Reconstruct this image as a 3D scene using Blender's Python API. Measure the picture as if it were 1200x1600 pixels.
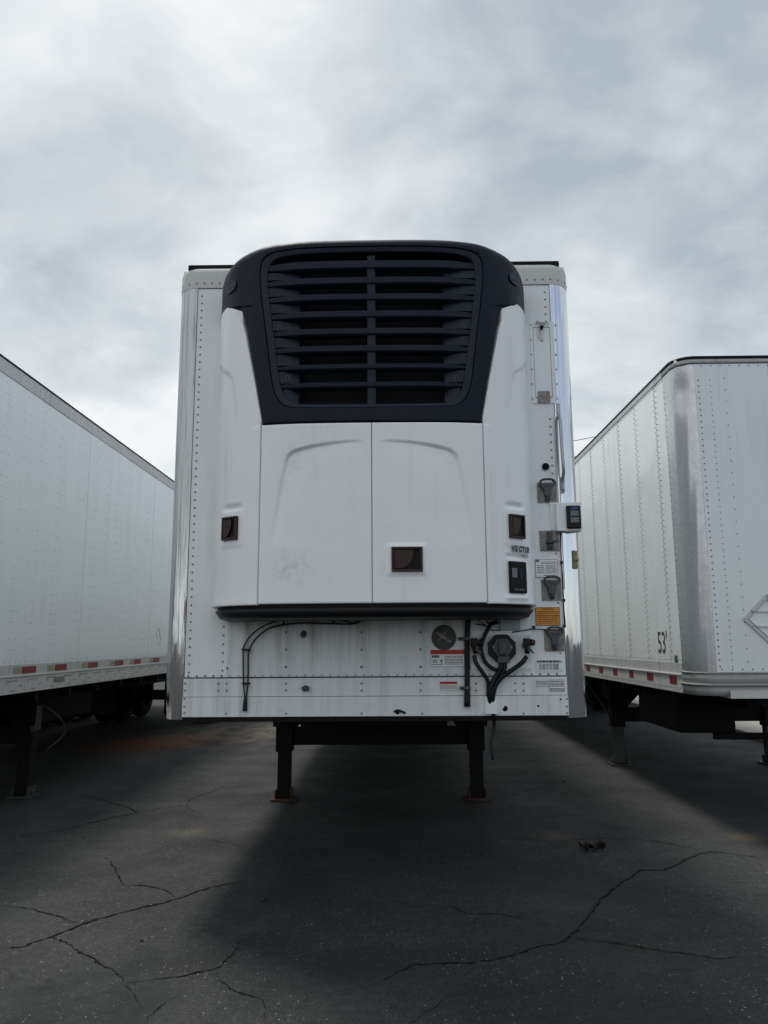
import bpy, bmesh, math, random
from math import sin, cos, tan, pi, radians, sqrt, atan2, exp
from mathutils import Vector as V, Matrix
random.seed(7)
S = bpy.context.scene
for o in list(bpy.data.objects): bpy.data.objects.remove(o)

# ---------------------------------------------------------------- camera
FP, TH, PS, RO = 1203.0, radians(9.58), 14/1220, radians(0.35)
CAM = V((0, 0, 1.58))
_f = V((-sin(PS)*cos(TH), cos(PS)*cos(TH), sin(TH)))
_r = V((cos(PS), sin(PS), 0)); _u = _r.cross(_f)
_r2 = _r*cos(RO) - _u*sin(RO); _u2 = _u*cos(RO) + _r*sin(RO)
cd = bpy.data.cameras.new('camera'); cam = bpy.data.objects.new('camera', cd)
S.collection.objects.link(cam); S.camera = cam
cam.matrix_world = Matrix(((_r2.x, _u2.x, -_f.x, 0), (_r2.y, _u2.y, -_f.y, 0), (_r2.z, _u2.z, -_f.z, 1.58), (0, 0, 0, 1)))
cd.sensor_fit = 'VERTICAL'; cd.sensor_height = 36; cd.lens = FP*36/1600
cd.clip_start = 0.05; cd.clip_end = 3000
S.render.engine = 'CYCLES'
S.render.resolution_x, S.render.resolution_y = 768, 1024

# ---------------------------------------------------------------- world: overcast sky
W = bpy.data.worlds.new('World'); S.world = W; W.use_nodes = True
nt = W.node_tree; nt.nodes.clear()
def N(t, ty, **kw):
    n = t.nodes.new(ty)
    for k, v in kw.items():
        if hasattr(n, k): setattr(n, k, v)
        else: n.inputs[k.replace('_', ' ')].default_value = v
    return n
SUN = V((-0.25, 0.32, 1.0)).normalized()
out = N(nt, 'ShaderNodeOutputWorld'); bg = N(nt, 'ShaderNodeBackground'); bg.inputs['Strength'].default_value = 0.10
sky = N(nt, 'ShaderNodeTexSky'); sky.sky_type = 'NISHITA'; sky.sun_disc = False
sky.sun_elevation = math.asin(SUN.z); sky.sun_rotation = atan2(SUN.x, SUN.y)
tc = N(nt, 'ShaderNodeTexCoord')
sep = N(nt, 'ShaderNodeSeparateXYZ'); nt.links.new(tc.outputs['Generated'], sep.inputs[0])
def M(t, op, a, b=None, c=None, clamp=False):
    n = t.nodes.new('ShaderNodeMath'); n.operation = op; n.use_clamp = clamp
    for i, x in enumerate((a, b, c)):
        if x is None: continue
        if isinstance(x, (int, float)): n.inputs[i].default_value = x
        else: t.links.new(x, n.inputs[i])
    return n.outputs[0]
def MAPR(t, v, a, b, c, d, smooth=True):
    n = t.nodes.new('ShaderNodeMapRange'); n.interpolation_type = 'SMOOTHSTEP' if smooth else 'LINEAR'
    t.links.new(v, n.inputs[0])
    for i, x in enumerate((a, b, c, d)): n.inputs[i+1].default_value = x
    return n.outputs[0]
def MIX(t, fac, a, b, bt='MIX'):
    n = t.nodes.new('ShaderNodeMix'); n.data_type = 'RGBA'; n.blend_type = bt
    for i, x in ((0, fac), (6, a), (7, b)):
        if isinstance(x, (int, float)): n.inputs[i].default_value = x
        elif isinstance(x, tuple): n.inputs[i].default_value = (*x, 1) if len(x) == 3 else x
        else: t.links.new(x, n.inputs[i])
    return n.outputs[2]
zz = M(nt, 'MAXIMUM', sep.outputs[2], 0.0); den = M(nt, 'ADD', zz, 0.42)
cmb = N(nt, 'ShaderNodeCombineXYZ')
nt.links.new(M(nt, 'DIVIDE', sep.outputs[0], den), cmb.inputs[0]); nt.links.new(M(nt, 'DIVIDE', sep.outputs[1], den), cmb.inputs[1])
def wnoise(scale, off, detail=5, rough=.5, dist=0.0, squash=(1, 1, 1)):
    mp = N(nt, 'ShaderNodeMapping'); mp.inputs['Location'].default_value = off; mp.inputs['Scale'].default_value = squash
    nt.links.new(cmb.outputs[0], mp.inputs[0])
    n = N(nt, 'ShaderNodeTexNoise'); n.inputs['Scale'].default_value = scale; n.inputs['Detail'].default_value = detail
    n.inputs['Roughness'].default_value = rough; n.inputs['Distortion'].default_value = dist
    nt.links.new(mp.outputs[0], n.inputs['Vector']); return n.outputs[0]
n1 = wnoise(1.7, (3.1, 1.7, 0), 9, .52, .28, (1, 1.2, 1))
n2 = wnoise(5.0, (8.3, 2.2, 0), 9, .56, .25, (1, 1.2, 1))
def blob(d, width):            # broad bank of cloud about direction d
    n = N(nt, 'ShaderNodeVectorMath'); n.operation = 'DOT_PRODUCT'
    nt.links.new(tc.outputs['Generated'], n.inputs[0]); n.inputs[1].default_value = V(d).normalized()
    return MAPR(nt, n.outputs['Value'], cos(radians(width)), 1.0, 0, 1)
mixn = M(nt, 'ADD', M(nt, 'MULTIPLY', MAPR(nt, n1, .32, .66, 0, 1), .60), M(nt, 'MULTIPLY', MAPR(nt, n2, .32, .68, 0, 1), .36))
def pxdir(x, y): return _f + _r2*((x-600)/FP) + _u2*((800-y)/FP)
for (x, y, w, a) in ((250, 180, 26, .28), (560, 60, 14, .14), (1120, 80, 26, -.42), (100, 430, 11, -.30), (640, 230, 9, -.12), (200, 690, 12, .24), (760, 280, 14, -.10), (1000, 520, 12, .14), (40, 30, 12, -.10)):
    mixn = M(nt, 'ADD', mixn, M(nt, 'MULTIPLY', blob(pxdir(x, y), w), a))
mixn = M(nt, 'ADD', mixn, M(nt, 'MULTIPLY', blob((0, -1, .35), 75), .35))  # brighter cloud behind the lens, added to lift the light on the trailer fronts
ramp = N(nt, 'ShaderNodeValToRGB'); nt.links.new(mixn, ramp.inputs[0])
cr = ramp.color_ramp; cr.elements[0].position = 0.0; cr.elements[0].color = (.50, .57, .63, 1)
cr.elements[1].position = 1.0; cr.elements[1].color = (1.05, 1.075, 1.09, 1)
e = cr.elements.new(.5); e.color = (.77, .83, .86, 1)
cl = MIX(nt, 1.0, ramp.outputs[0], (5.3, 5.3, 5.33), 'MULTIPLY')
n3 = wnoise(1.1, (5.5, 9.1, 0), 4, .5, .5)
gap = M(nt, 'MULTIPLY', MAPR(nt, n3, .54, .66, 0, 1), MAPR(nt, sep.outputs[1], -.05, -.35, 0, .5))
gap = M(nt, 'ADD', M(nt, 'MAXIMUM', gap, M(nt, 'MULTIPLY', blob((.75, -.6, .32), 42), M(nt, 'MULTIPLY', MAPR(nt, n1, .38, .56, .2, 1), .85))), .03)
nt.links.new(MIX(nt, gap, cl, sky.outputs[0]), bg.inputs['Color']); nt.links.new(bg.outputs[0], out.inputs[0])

sd = bpy.data.lights.new('sun', 'SUN'); sd.energy = 1.4; sd.angle = radians(11); sd.color = (1, .97, .92)
so = bpy.data.objects.new('sun', sd); S.collection.objects.link(so); so.rotation_euler = SUN.to_track_quat('Z', 'Y').to_euler()
S.view_settings.view_transform = 'Standard'; S.view_settings.look = 'None'; S.view_settings.gamma = 1
S.view_settings.exposure = 0.72; S.view_settings.use_curve_mapping = False

# ---------------------------------------------------------------- pixel of the survey photo -> point on a plane of the place
def ray(x, y): return _f + _r2*((x-600)/FP) + _u2*((800-y)/FP)
def atY(x, y, Y): d = ray(x, y); return CAM + d*(Y/d.y)
def atZ(x, y, Z=0): d = ray(x, y); return CAM + d*((Z-CAM.z)/d.z)
def atX(x, y, X): d = ray(x, y); return CAM + d*(X/d.x)

# ---------------------------------------------------------------- materials
MT = {}
def mat(name, col, rough=.5, metal=0.0, spec=.5, coat=0.0):
    m = bpy.data.materials.new(name); m.use_nodes = True; t = m.node_tree
    b = t.nodes['Principled BSDF']
    b.inputs['Base Color'].default_value = (*col, 1); b.inputs['Roughness'].default_value = rough
    b.inputs['Metallic'].default_value = metal; b.inputs['Specular IOR Level'].default_value = spec
    b.inputs['Coat Weight'].default_value = coat; b.inputs['Coat Roughness'].default_value = .08
    MT[name] = m; return m, t, b
def pos(t, scale=(1, 1, 1)):
    g = t.nodes.new('ShaderNodeNewGeometry'); mp = t.nodes.new('ShaderNodeMapping'); mp.inputs['Scale'].default_value = scale
    t.links.new(g.outputs['Position'], mp.inputs[0]); return mp.outputs[0]
def noise(t, vec, sc, det=4, ro=.55, dist=0):
    n = t.nodes.new('ShaderNodeTexNoise'); n.inputs['Scale'].default_value = sc; n.inputs['Detail'].default_value = det
    n.inputs['Roughness'].default_value = ro; n.inputs['Distortion'].default_value = dist
    t.links.new(vec, n.inputs['Vector']); return n.outputs[0]
def bump(t, b, h, dist, strength=1.0):
    n = t.nodes.new('ShaderNodeBump'); n.inputs['Strength'].default_value = strength; n.inputs['Distance'].default_value = dist
    t.links.new(h, n.inputs['Height']); t.links.new(n.outputs[0], b.inputs['Normal'])
def near(t, p, r0, r1):          # 1 within r0 of world point p, 0 beyond r1
    g = t.nodes.new('ShaderNodeNewGeometry'); d = t.nodes.new('ShaderNodeVectorMath'); d.operation = 'DISTANCE'
    t.links.new(g.outputs['Position'], d.inputs[0]); d.inputs[1].default_value = p
    return MAPR(t, d.outputs['Value'], r0, r1, 1, 0)

def paint(name, col, dirtcol, dirt, rough, wav=.0015, streak=True, coat=.0, wsc=1.2, lo=.45):
    m, t, b = mat(name, col, rough, 0, .5, coat)
    a = noise(t, pos(t, (9, 9, .55)) if streak else pos(t), 1.6, 6, .65)
    c = noise(t, pos(t), 1.1, 5, .6); f = noise(t, pos(t), 34, 4, .7)
    d = M(t, 'MULTIPLY', MAPR(t, a, lo, lo+.30, 0, 1), MAPR(t, c, .35, .7, .25, 1))
    d = M(t, 'ADD', M(t, 'MULTIPLY', d, dirt), M(t, 'MULTIPLY', MAPR(t, f, .58, .8, 0, 1), dirt*.45), clamp=True)
    t.links.new(MIX(t, d, col, dirtcol), b.inputs['Base Color'])
    t.links.new(M(t, 'ADD', MAPR(t, c, .3, .7, rough-.06, rough+.08), M(t, 'MULTIPLY', d, .25)), b.inputs['Roughness'])
    bump(t, b, M(t, 'ADD', noise(t, pos(t, (wsc, wsc, wsc)), 1.7, 2, .5), M(t, 'MULTIPLY', f, .02)), wav*20, .35)
    return m, t, b
paint('wall_white', (.80, .84, .845), (.40, .39, .36), .26, .36)
paint('van_white', (.78, .82, .825), (.38, .37, .35), .20, .16, .0008, wsc=1.2)
paint('van_side', (.80, .83, .81), (.36, .35, .32), .22, .17, .0009, wsc=1.6)
paint('band_white', (.74, .77, .77), (.22, .205, .19), .75, .45, lo=.42)
paint('rail_alloy', (.50, .50, .49), (.15, .14, .13), .5, .45)
paint('rail_dark', (.34, .34, .33), (.12, .11, .10), .6, .5)
paint('cap_alloy', (.56, .56, .54), (.20, .19, .17), .45, .45)
m, t, b = paint('unit_white', (.875, .89, .89), (.50, .47, .45), .16, .36, .0012, streak=False)
# the scuffed brown smudges low on the left door
lk = b.inputs['Base Color'].links[0].from_socket
st = M(t, 'MULTIPLY', near(t, tuple(atY(455, 885, 4.42)), .02, .20), MAPR(t, noise(t, pos(t), 11, 8, .75), .42, .66, 0, .42))
st2 = M(t, 'MULTIPLY', near(t, tuple(atY(470, 720, 4.42)), .02, .28), MAPR(t, noise(t, pos(t), 14, 6, .7), .4, .7, 0, .18))
st3 = M(t, 'MULTIPLY', near(t, tuple(atY(606, 824, 4.42)), .01, .10), MAPR(t, noise(t, pos(t), 40, 6, .7), .45, .65, 0, .22))
run = M(t, 'MULTIPLY', MAPR(t, noise(t, pos(t, (16, 16, .8)), 1.5, 7, .7), .52, .78, 0, .30), MAPR(t, noise(t, pos(t), 1.6, 4), .4, .65, .1, 1))
spk = M(t, 'MULTIPLY', MAPR(t, noise(t, pos(t), 75, 3, .6), .66, .74, 0, .45), MAPR(t, noise(t, pos(t), 3, 3), .45, .6, 0, 1))
st = M(t, 'MAXIMUM', st, M(t, 'MAXIMUM', run, spk))
t.links.new(MIX(t, M(t, 'MAXIMUM', M(t, 'MAXIMUM', st, st2), st3), lk, (.33, .28, .24)), b.inputs['Base Color'])

m, t, b = mat('hood_black', (.014, .019, .028), .42, 0, .2)
n = noise(t, pos(t), 9, 6, .65); t.links.new(MIX(t, MAPR(t, n, .4, .75, 0, 1), (.0030, .0062, .0155), (.0085, .0135, .0245)), b.inputs['Base Color'])
t.links.new(MAPR(t, n, .3, .7, .42, .58), b.inputs['Roughness']); bump(t, b, noise(t, pos(t), 420, 2), .0006, .4)
m, t, b = mat('grille_black', (.012, .017, .024), .5, 0, .25)
n = noise(t, pos(t, (1, 1, 2)), 22, 6, .7); t.links.new(MIX(t, MAPR(t, n, .5, .8, 0, 1), (.0065, .0120, .0235), (.026, .033, .043)), b.inputs['Base Color'])
mat('void_black', (.004, .004, .005), .8, 0, .2)
m, t, b = mat('rubber', (.006, .006, .007), .5, 0, .3)
m, t, b = mat('handle_brown', (.030, .010, .007), .4, 0, .35)
mat('handle_dark', (.004, .003, .003), .5, 0, .2)
m, t, b = mat('chrome', (.72, .73, .75), .07, 1.0)
a = noise(t, pos(t, (14, 14, .7)), 1.2, 3, .5); n = noise(t, pos(t), 60, 3)
t.links.new(MAPR(t, noise(t, pos(t, (30, 30, .6)), 1.5, 5, .7), .45, .7, .03, .16), b.inputs['Roughness']); bump(t, b, a, .02, .35)
m, t, b = mat('worn_steel', (.60, .60, .58), .3, .85)
g = t.nodes.new('ShaderNodeNewGeometry'); sx = t.nodes.new('ShaderNodeSeparateXYZ'); t.links.new(g.outputs['Position'], sx.inputs[0])
hi = MAPR(t, sx.outputs[2], 1.7, 2.7, 0, 1); a = noise(t, pos(t, (45, 45, 1.1)), 1.4, 6, .7)
t.links.new(M(t, 'ADD', M(t, 'MULTIPLY', hi, .36), MAPR(t, a, .4, .75, .04, .24)), b.inputs['Roughness'])
t.links.new(M(t, 'SUBTRACT', 1.0, M(t, 'MULTIPLY', hi, .75)), b.inputs['Metallic'])
t.links.new(MIX(t, MAPR(t, a, .46, .66, 0, .8), (.66, .67, .67), (.25, .245, .24)), b.inputs['Base Color'])
bump(t, b, noise(t, pos(t, (12, 12, 1.2)), 1.3, 3), .02, .3)
mat('rivet_grey', (.22, .23, .24), .4, .4); mat('rivet_dark', (.13, .135, .135), .6, .1); mat('rivet_white', (.55, .57, .58), .4, .1); mat('rivet_mid', (.24, .25, .26), .5, .1)
mat('seam_dark', (.03, .03, .03), .7); mat('frame_black', (.004, .004, .0042), .7, 0, .2)
m, t, b = mat('plate_dirty', (.24, .23, .21), .5, .4)
t.links.new(MIX(t, MAPR(t, noise(t, pos(t), 30, 5, .7), .4, .7, 0, 1), (.27, .26, .24), (.12, .11, .10)), b.inputs['Base Color'])
m, t, b = mat('rusty', (.10, .035, .015), .85)
t.links.new(MIX(t, MAPR(t, noise(t, pos(t), 28, 5, .7), .4, .65, 0, 1), (.075, .028, .012), (.015, .010, .008)), b.inputs['Base Color'])
mat('coupler_grey', (.055, .065, .072), .45); mat('box_grey', (.30, .35, .37), .4); mat('galv', (.38, .38, .38), .35, .8); mat('clip_grey', (.10, .10, .10), .5)
m, t, b = mat('paper_white', (.78, .80, .80), .45); mat('print_dark', (.05, .05, .05), .6); mat('print_red', (.45, .015, .02), .5)
mat('sticker_orange', (.75, .28, .008), .45); mat('print_green', (.03, .10, .06), .5); mat('print_teal', (.05, .22, .25), .5)
mat('tape_red', (.20, .010, .014), .4); mat('tape_white', (.42, .42, .36), .35); mat('tape_worn', (.30, .28, .20), .5)
mat('logo_blue', (.006, .008, .030), .45, 0, .3); mat('logo_line', (.075, .08, .13), .5, 0, .3); mat('screen_grey', (.10, .115, .12), .2); mat('display_blue', (.02, .03, .22), .3)
mat('amber', (.35, .19, .07), .2); mat('amber_base', (.23, .19, .09), .5); mat('glad_red', (.05, .008, .006), .5)
mat('tyre', (.006, .006, .006), .9, 0, .2); mat('rim', (.35, .35, .35), .4, .7); mat('grey_steel', (.05, .05, .05), .55, .3)
mat('leaf_brown', (.012, .008, .006), .75); mat('weed_green', (.05, .07, .02), .7); mat('stone_grey', (.018, .018, .017), .9)
m, t, b = mat('concrete', (.34, .33, .29), .9)
t.links.new(MIX(t, noise(t, pos(t), 2.5, 8, .7), (.22, .21, .185), (.33, .32, .28)), b.inputs['Base Color'])
mat('cable_black', (.02, .02, .02), .6); m, t, b = mat('wood_pole', (.12, .09, .06), .9)
mat('disc_grey', (.06, .06, .055), .6)

# ---------------------------------------------------------------- asphalt
m, t, b = mat('asphalt', (.035, .036, .037), .85, 0, .35)
big = noise(t, pos(t), .55, 6, .62, .4); mid = noise(t, pos(t), 2.1, 7, .7); fine = M(t, 'ADD', M(t, 'MULTIPLY', noise(t, pos(t), 95, 4, .8), .6), M(t, 'MULTIPLY', noise(t, pos(t), 21, 5, .75), .4)); grit = noise(t, pos(t), 240, 2, .7)
c0 = MIX(t, MAPR(t, big, .38, .64, 0, 1), (.016, .017, .0178), (.037, .038, .0375))
c0 = MIX(t, MAPR(t, mid, .52, .74, 0, .5), c0, (.052, .052, .049))
c0 = MIX(t, MAPR(t, fine, .38, .62, 0, .85), MIX(t, 1.0, c0, (.45, .45, .46), 'MULTIPLY'), MIX(t, 1.0, c0, (1.6, 1.6, 1.58), 'MULTIPLY'))
vo = t.nodes.new('ShaderNodeTexVoronoi'); vo.inputs['Scale'].default_value = 48; t.links.new(pos(t), vo.inputs['Vector'])
vs = t.nodes.new('ShaderNodeSeparateColor'); t.links.new(vo.outputs['Color'], vs.inputs[0])
chip = M(t, 'MULTIPLY', MAPR(t, vo.outputs['Distance'], .12, .26, 1, 0), M(t, 'GREATER_THAN', vs.outputs[0], .78))
vo2 = t.nodes.new('ShaderNodeTexVoronoi'); vo2.inputs['Scale'].default_value = 120; t.links.new(pos(t), vo2.inputs['Vector'])
vs2 = t.nodes.new('ShaderNodeSeparateColor'); t.links.new(vo2.outputs['Color'], vs2.inputs[0])
chip2 = M(t, 'MULTIPLY', MAPR(t, vo2.outputs['Distance'], .12, .35, 1, 0), M(t, 'GREATER_THAN', vs2.outputs[0], .70))
chips = M(t, 'MAXIMUM', M(t, 'MULTIPLY', chip, M(t, 'ADD', .2, vs.outputs[1])), M(t, 'MULTIPLY', chip2, .45))
chips = M(t, 'MULTIPLY', chips, MAPR(t, noise(t, pos(t), 1.4, 4), .38, .62, .25, 1), clamp=True)
wv = t.nodes.new('ShaderNodeVectorMath'); wv.operation = 'ADD'; nz = t.nodes.new('ShaderNodeTexNoise'); nz.inputs['Scale'].default_value = 2.2; nz.inputs['Detail'].default_value = 8; nz.inputs['Roughness'].default_value = .7
t.links.new(pos(t), nz.inputs['Vector']); sc_ = t.nodes.new('ShaderNodeVectorMath'); sc_.operation = 'SCALE'; sc_.inputs['Scale'].default_value = .55; t.links.new(nz.outputs['Color'], sc_.inputs[0]); t.links.new(pos(t), wv.inputs[0]); t.links.new(sc_.outputs[0], wv.inputs[1])
ve = t.nodes.new('ShaderNodeTexVoronoi'); ve.feature = 'DISTANCE_TO_EDGE'; ve.inputs['Scale'].default_value = 1.15; t.links.new(wv.outputs[0], ve.inputs['Vector'])
hair = M(t, 'MULTIPLY', MAPR(t, ve.outputs['Distance'], .001, .007, .75, 0), MAPR(t, noise(t, pos(t), .9, 3), .50, .60, 0, 1))
c0 = MIX(t, hair, c0, (.006, .006, .006))
pt_ = MAPR(t, noise(t, pos(t), .38, 4, .6), .55, .60, 0, .35)
c0 = MIX(t, pt_, c0, MIX(t, 1.0, c0, (.62, .62, .64), 'MULTIPLY'))
c0 = MIX(t, chips, c0, (.34, .33, .31))
# rust wash and sand by the left trailer, small ochre spots further off
P1 = atZ(225, 1163); P2 = atZ(290, 1154); P3 = atZ(400, 1141); P4 = atZ(295, 1299); P5 = atZ(1168, 1308); P6 = atZ(870, 1306)
rn = noise(t, pos(t, (1, .45, 1)), 3.2, 6, .7)
for (p, r0, r1, col, amt, lo, hi_) in ((P1, .2, 1.3, (.12, .040, .014), 1, .30, .5), (P2, .1, 1.2, (.13, .045, .016), 1, .34, .5), (P3, .3, 2.4, (.15, .125, .09), .75, .38, .56), (P2, .5, 2.6, (.12, .10, .075), .5, .45, .62),
                               (P4, .02, .28, (.12, .10, .06), .5, .42, .55), (P5, .03, .22, (.12, .09, .05), .6, .40, .5), (P6, .02, .25, (.11, .08, .045), .4, .40, .5)):
    c0 = MIX(t, M(t, 'MULTIPLY', near(t, tuple(p), r0, r1), MAPR(t, rn, lo, hi_, 0, amt)), c0, col)
t.links.new(c0, b.inputs['Base Color'])
t.links.new(MAPR(t, mid, .3, .7, .72, .92), b.inputs['Roughness'])
bump(t, b, M(t, 'ADD', M(t, 'MULTIPLY', fine, .6), M(t, 'MULTIPLY', grit, .4)), .006, .8)

# ---------------------------------------------------------------- mesh helpers
LOC = {}
def col_link(o): S.collection.objects.link(o)
class MB:
    def __init__(s): s.bm = bmesh.new(); s.mi = 0
    def _fin(s, before, smooth=False):
        for f in s.bm.faces:
            if f not in before: f.material_index = s.mi; f.smooth = smooth
    def add(s, verts, faces, smooth=False):
        vs = [s.bm.verts.new(v) for v in verts]
        for f in faces:
            try: q = s.bm.faces.new([vs[i] for i in f]); q.material_index = s.mi; q.smooth = smooth
            except ValueError: pass
        return vs
    def box(s, c, size, R=None, bev=0.0):
        """axis box; R = 3x3 rotation; bev = chamfer width"""
        hx, hy, hz = [a/2 for a in size]; c = V(c)
        if bev <= 0 or bev*2 >= min(size):
            vs = [V((x, y, z)) for x in (-hx, hx) for y in (-hy, hy) for z in (-hz, hz)]
            fs = [(0, 1, 3, 2), (4, 6, 7, 5), (0, 4, 5, 1), (2, 3, 7, 6), (0, 2, 6, 4), (1, 5, 7, 3)]
            if R: vs = [R @ v for v in vs]
            s.add([v+c for v in vs], fs); return s
        t = bmesh.new(); bmesh.ops.create_cube(t, size=1)
        for v in t.verts: v.co = V((v.co.x*size[0], v.co.y*size[1], v.co.z*size[2]))
        bmesh.ops.bevel(t, geom=list(t.edges), offset=bev, segments=2, affect='EDGES', profile=.6)
        t.verts.index_update()
        s.add([(R @ v.co if R else v.co)+c for v in t.verts], [[v.index for v in f.verts] for f in t.faces], False); t.free(); return s
    def bx(s, x0, x1, y0, y1, z0, z1, bev=0.0):
        return s.box(((x0+x1)/2, (y0+y1)/2, (z0+z1)/2), (abs(x1-x0), abs(y1-y0), abs(z1-z0)), None, bev)
    def bar(s, a, b, w, h, up=(0, 0, 1), bev=0.0):
        a, b = V(a), V(b); d = (b-a); L = d.length; y = d.normalized(); x = y.cross(V(up))
        if x.length < 1e-4: x = V((1, 0, 0))
        x.normalize(); z = x.cross(y); R = Matrix((x, y, z)).transposed()
        return s.box((a+b)/2, (w, L, h), R, bev)
    def cyl(s, a, b, r, r2=None, n=16, smooth=True):
        a, b = V(a), V(b); r2 = r if r2 is None else r2; d = (b-a).normalized()
        x = d.orthogonal().normalized(); y = d.cross(x); vs = []
        for p, q in ((a, r), (b, r2)):
            for i in range(n): an = 2*pi*i/n; vs.append(p + x*cos(an)*q + y*sin(an)*q)
        fs = [(i, (i+1) % n, n+(i+1) % n, n+i) for i in range(n)]
        k = s.add(vs, fs, smooth)
        for o in (0, n):
            try: f = s.bm.faces.new([k[o+i] for i in range(n)]); f.material_index = s.mi
            except ValueError: pass
        return s
    def tube(s, pts, r, n=8, sm=6):
        pts = [V(p) for p in pts]
        if sm and len(pts) > 2:
            q = []
            P = [pts[0]*2-pts[1]] + pts + [pts[-1]*2-pts[-2]]
            for i in range(1, len(P)-2):
                for k in range(sm):
                    u = k/sm; p0, p1, p2, p3 = P[i-1:i+3]
                    q.append(.5*((2*p1) + (p2-p0)*u + (2*p0-5*p1+4*p2-p3)*u*u + (3*p1-p0-3*p2+p3)*u**3))
            q.append(P[-2]); pts = q
        rings = []; x = None
        for i, p in enumerate(pts):
            d = (pts[min(i+1, len(pts)-1)] - pts[max(i-1, 0)]).normalized()
            x = d.orthogonal().normalized() if x is None else (x - d*x.dot(d)).normalized()
            y = d.cross(x); rr = r(i/(len(pts)-1)) if callable(r) else r
            rings.append([p + x*cos(2*pi*k/n)*rr + y*sin(2*pi*k/n)*rr for k in range(n)])
        vs = [v for rg in rings for v in rg]; m_ = len(rings)
        k = s.add(vs, [(i*n+j, i*n+(j+1) % n, (i+1)*n+(j+1) % n, (i+1)*n+j) for i in range(m_-1) for j in range(n)], True)
        for o in (0, (m_-1)*n):
            f = s.bm.faces.new([k[o+i] for i in range(n)]); f.material_index = s.mi
        return s
    def prism(s, poly, off):
        """closed polygon (list of 3-D points) pushed along vector off"""
        n = len(poly); off = V(off); vs = [V(p) for p in poly] + [V(p)+off for p in poly]
        s.add(vs, [tuple(range(n)), tuple(range(2*n-1, n-1, -1))] + [(i, (i+1) % n, n+(i+1) % n, n+i) for i in range(n)]); return s
    def dome(s, c, nrm, r, h=None, n=6):
        c, d = V(c), V(nrm).normalized(); x = d.orthogonal().normalized(); y = d.cross(x); h = h or r*.55
        vs = [c + x*cos(2*pi*i/n)*r + y*sin(2*pi*i/n)*r for i in range(n)] + [c + (x*cos(2*pi*i/n) + y*sin(2*pi*i/n))*r*.65 + d*h*.75 for i in range(n)] + [c + d*h]
        s.add(vs, [(i, (i+1) % n, n+(i+1) % n, n+i) for i in range(n)] + [(n+i, n+(i+1) % n, 2*n) for i in range(n)], True); return s
    def build(s, name, mats, parent=None, kind=None, label=None):
        bmesh.ops.recalc_face_normals(s.bm, faces=list(s.bm.faces))
        vs = [v.co for v in s.bm.verts]
        c = V([(min(v[i] for v in vs)+max(v[i] for v in vs))/2 for i in range(3)])
        for v in s.bm.verts: v.co -= c
        me = bpy.data.meshes.new(name); s.bm.to_mesh(me); s.bm.free()
        for k in (mats if isinstance(mats, (list, tuple)) else [mats]): me.materials.append(MT[k])
        return place(name, me, c, parent, kind, label)
def place(name, me, c, parent=None, kind=None, label=None):
    o = bpy.data.objects.new(name, me); col_link(o); LOC[o.name] = V(c)
    if parent: o.parent = parent; o.location = V(c) - LOC[parent.name]
    else: o.location = c
    if kind: o['kind'] = kind
    if label: o['label'] = label
    return o
def thing(name, loc, label, cat, group=None):
    o = bpy.data.objects.new(name, None); col_link(o); o.location = loc; LOC[o.name] = V(loc); o.empty_display_size = .3
    o['label'] = label; o['category'] = cat
    if group: o['group'] = group
    return o
def tag(o, label, cat, group=None):
    o['label'] = label; o['category'] = cat
    if group: o['group'] = group
def text(s_, size, origin, xax, yax, mb, align='LEFT', off=0.0, shear=0.0, ext=.0006, xs=1.0):
    """letters as flat mesh laid on a surface, added to mb"""
    cu = bpy.data.curves.new('letters', 'FONT'); cu.body = s_; cu.size = size; cu.align_x = align; cu.offset = off; cu.shear = shear
    cu.resolution_u = 3
    o = bpy.data.objects.new('letters', cu); col_link(o)
    dg = bpy.context.evaluated_depsgraph_get(); me = bpy.data.meshes.new_from_object(o.evaluated_get(dg))
    x, y, o0 = V(xax).normalized(), V(yax).normalized(), V(origin)
    mb.add([o0 + x*v.co.x*xs + y*v.co.y for v in me.vertices], [tuple(p.vertices) for p in me.polygons])
    bpy.data.objects.remove(o); bpy.data.meshes.remove(me); bpy.data.curves.remove(cu)

# ================================================================ THE GROUND
g = MB()
def gh(x, y): return 0
gx = [-600, -60, -20, 20, 60, 600]; gy = [-600, -60, -20, 5, 30, 90, 1200]
g.add([(x, y, 0) for y in gy for x in gx], [(j*6+i, j*6+i+1, (j+1)*6+i+1, (j+1)*6+i) for j in range(6) for i in range(5)])
g.build('ground', 'asphalt', kind='structure')

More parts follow.
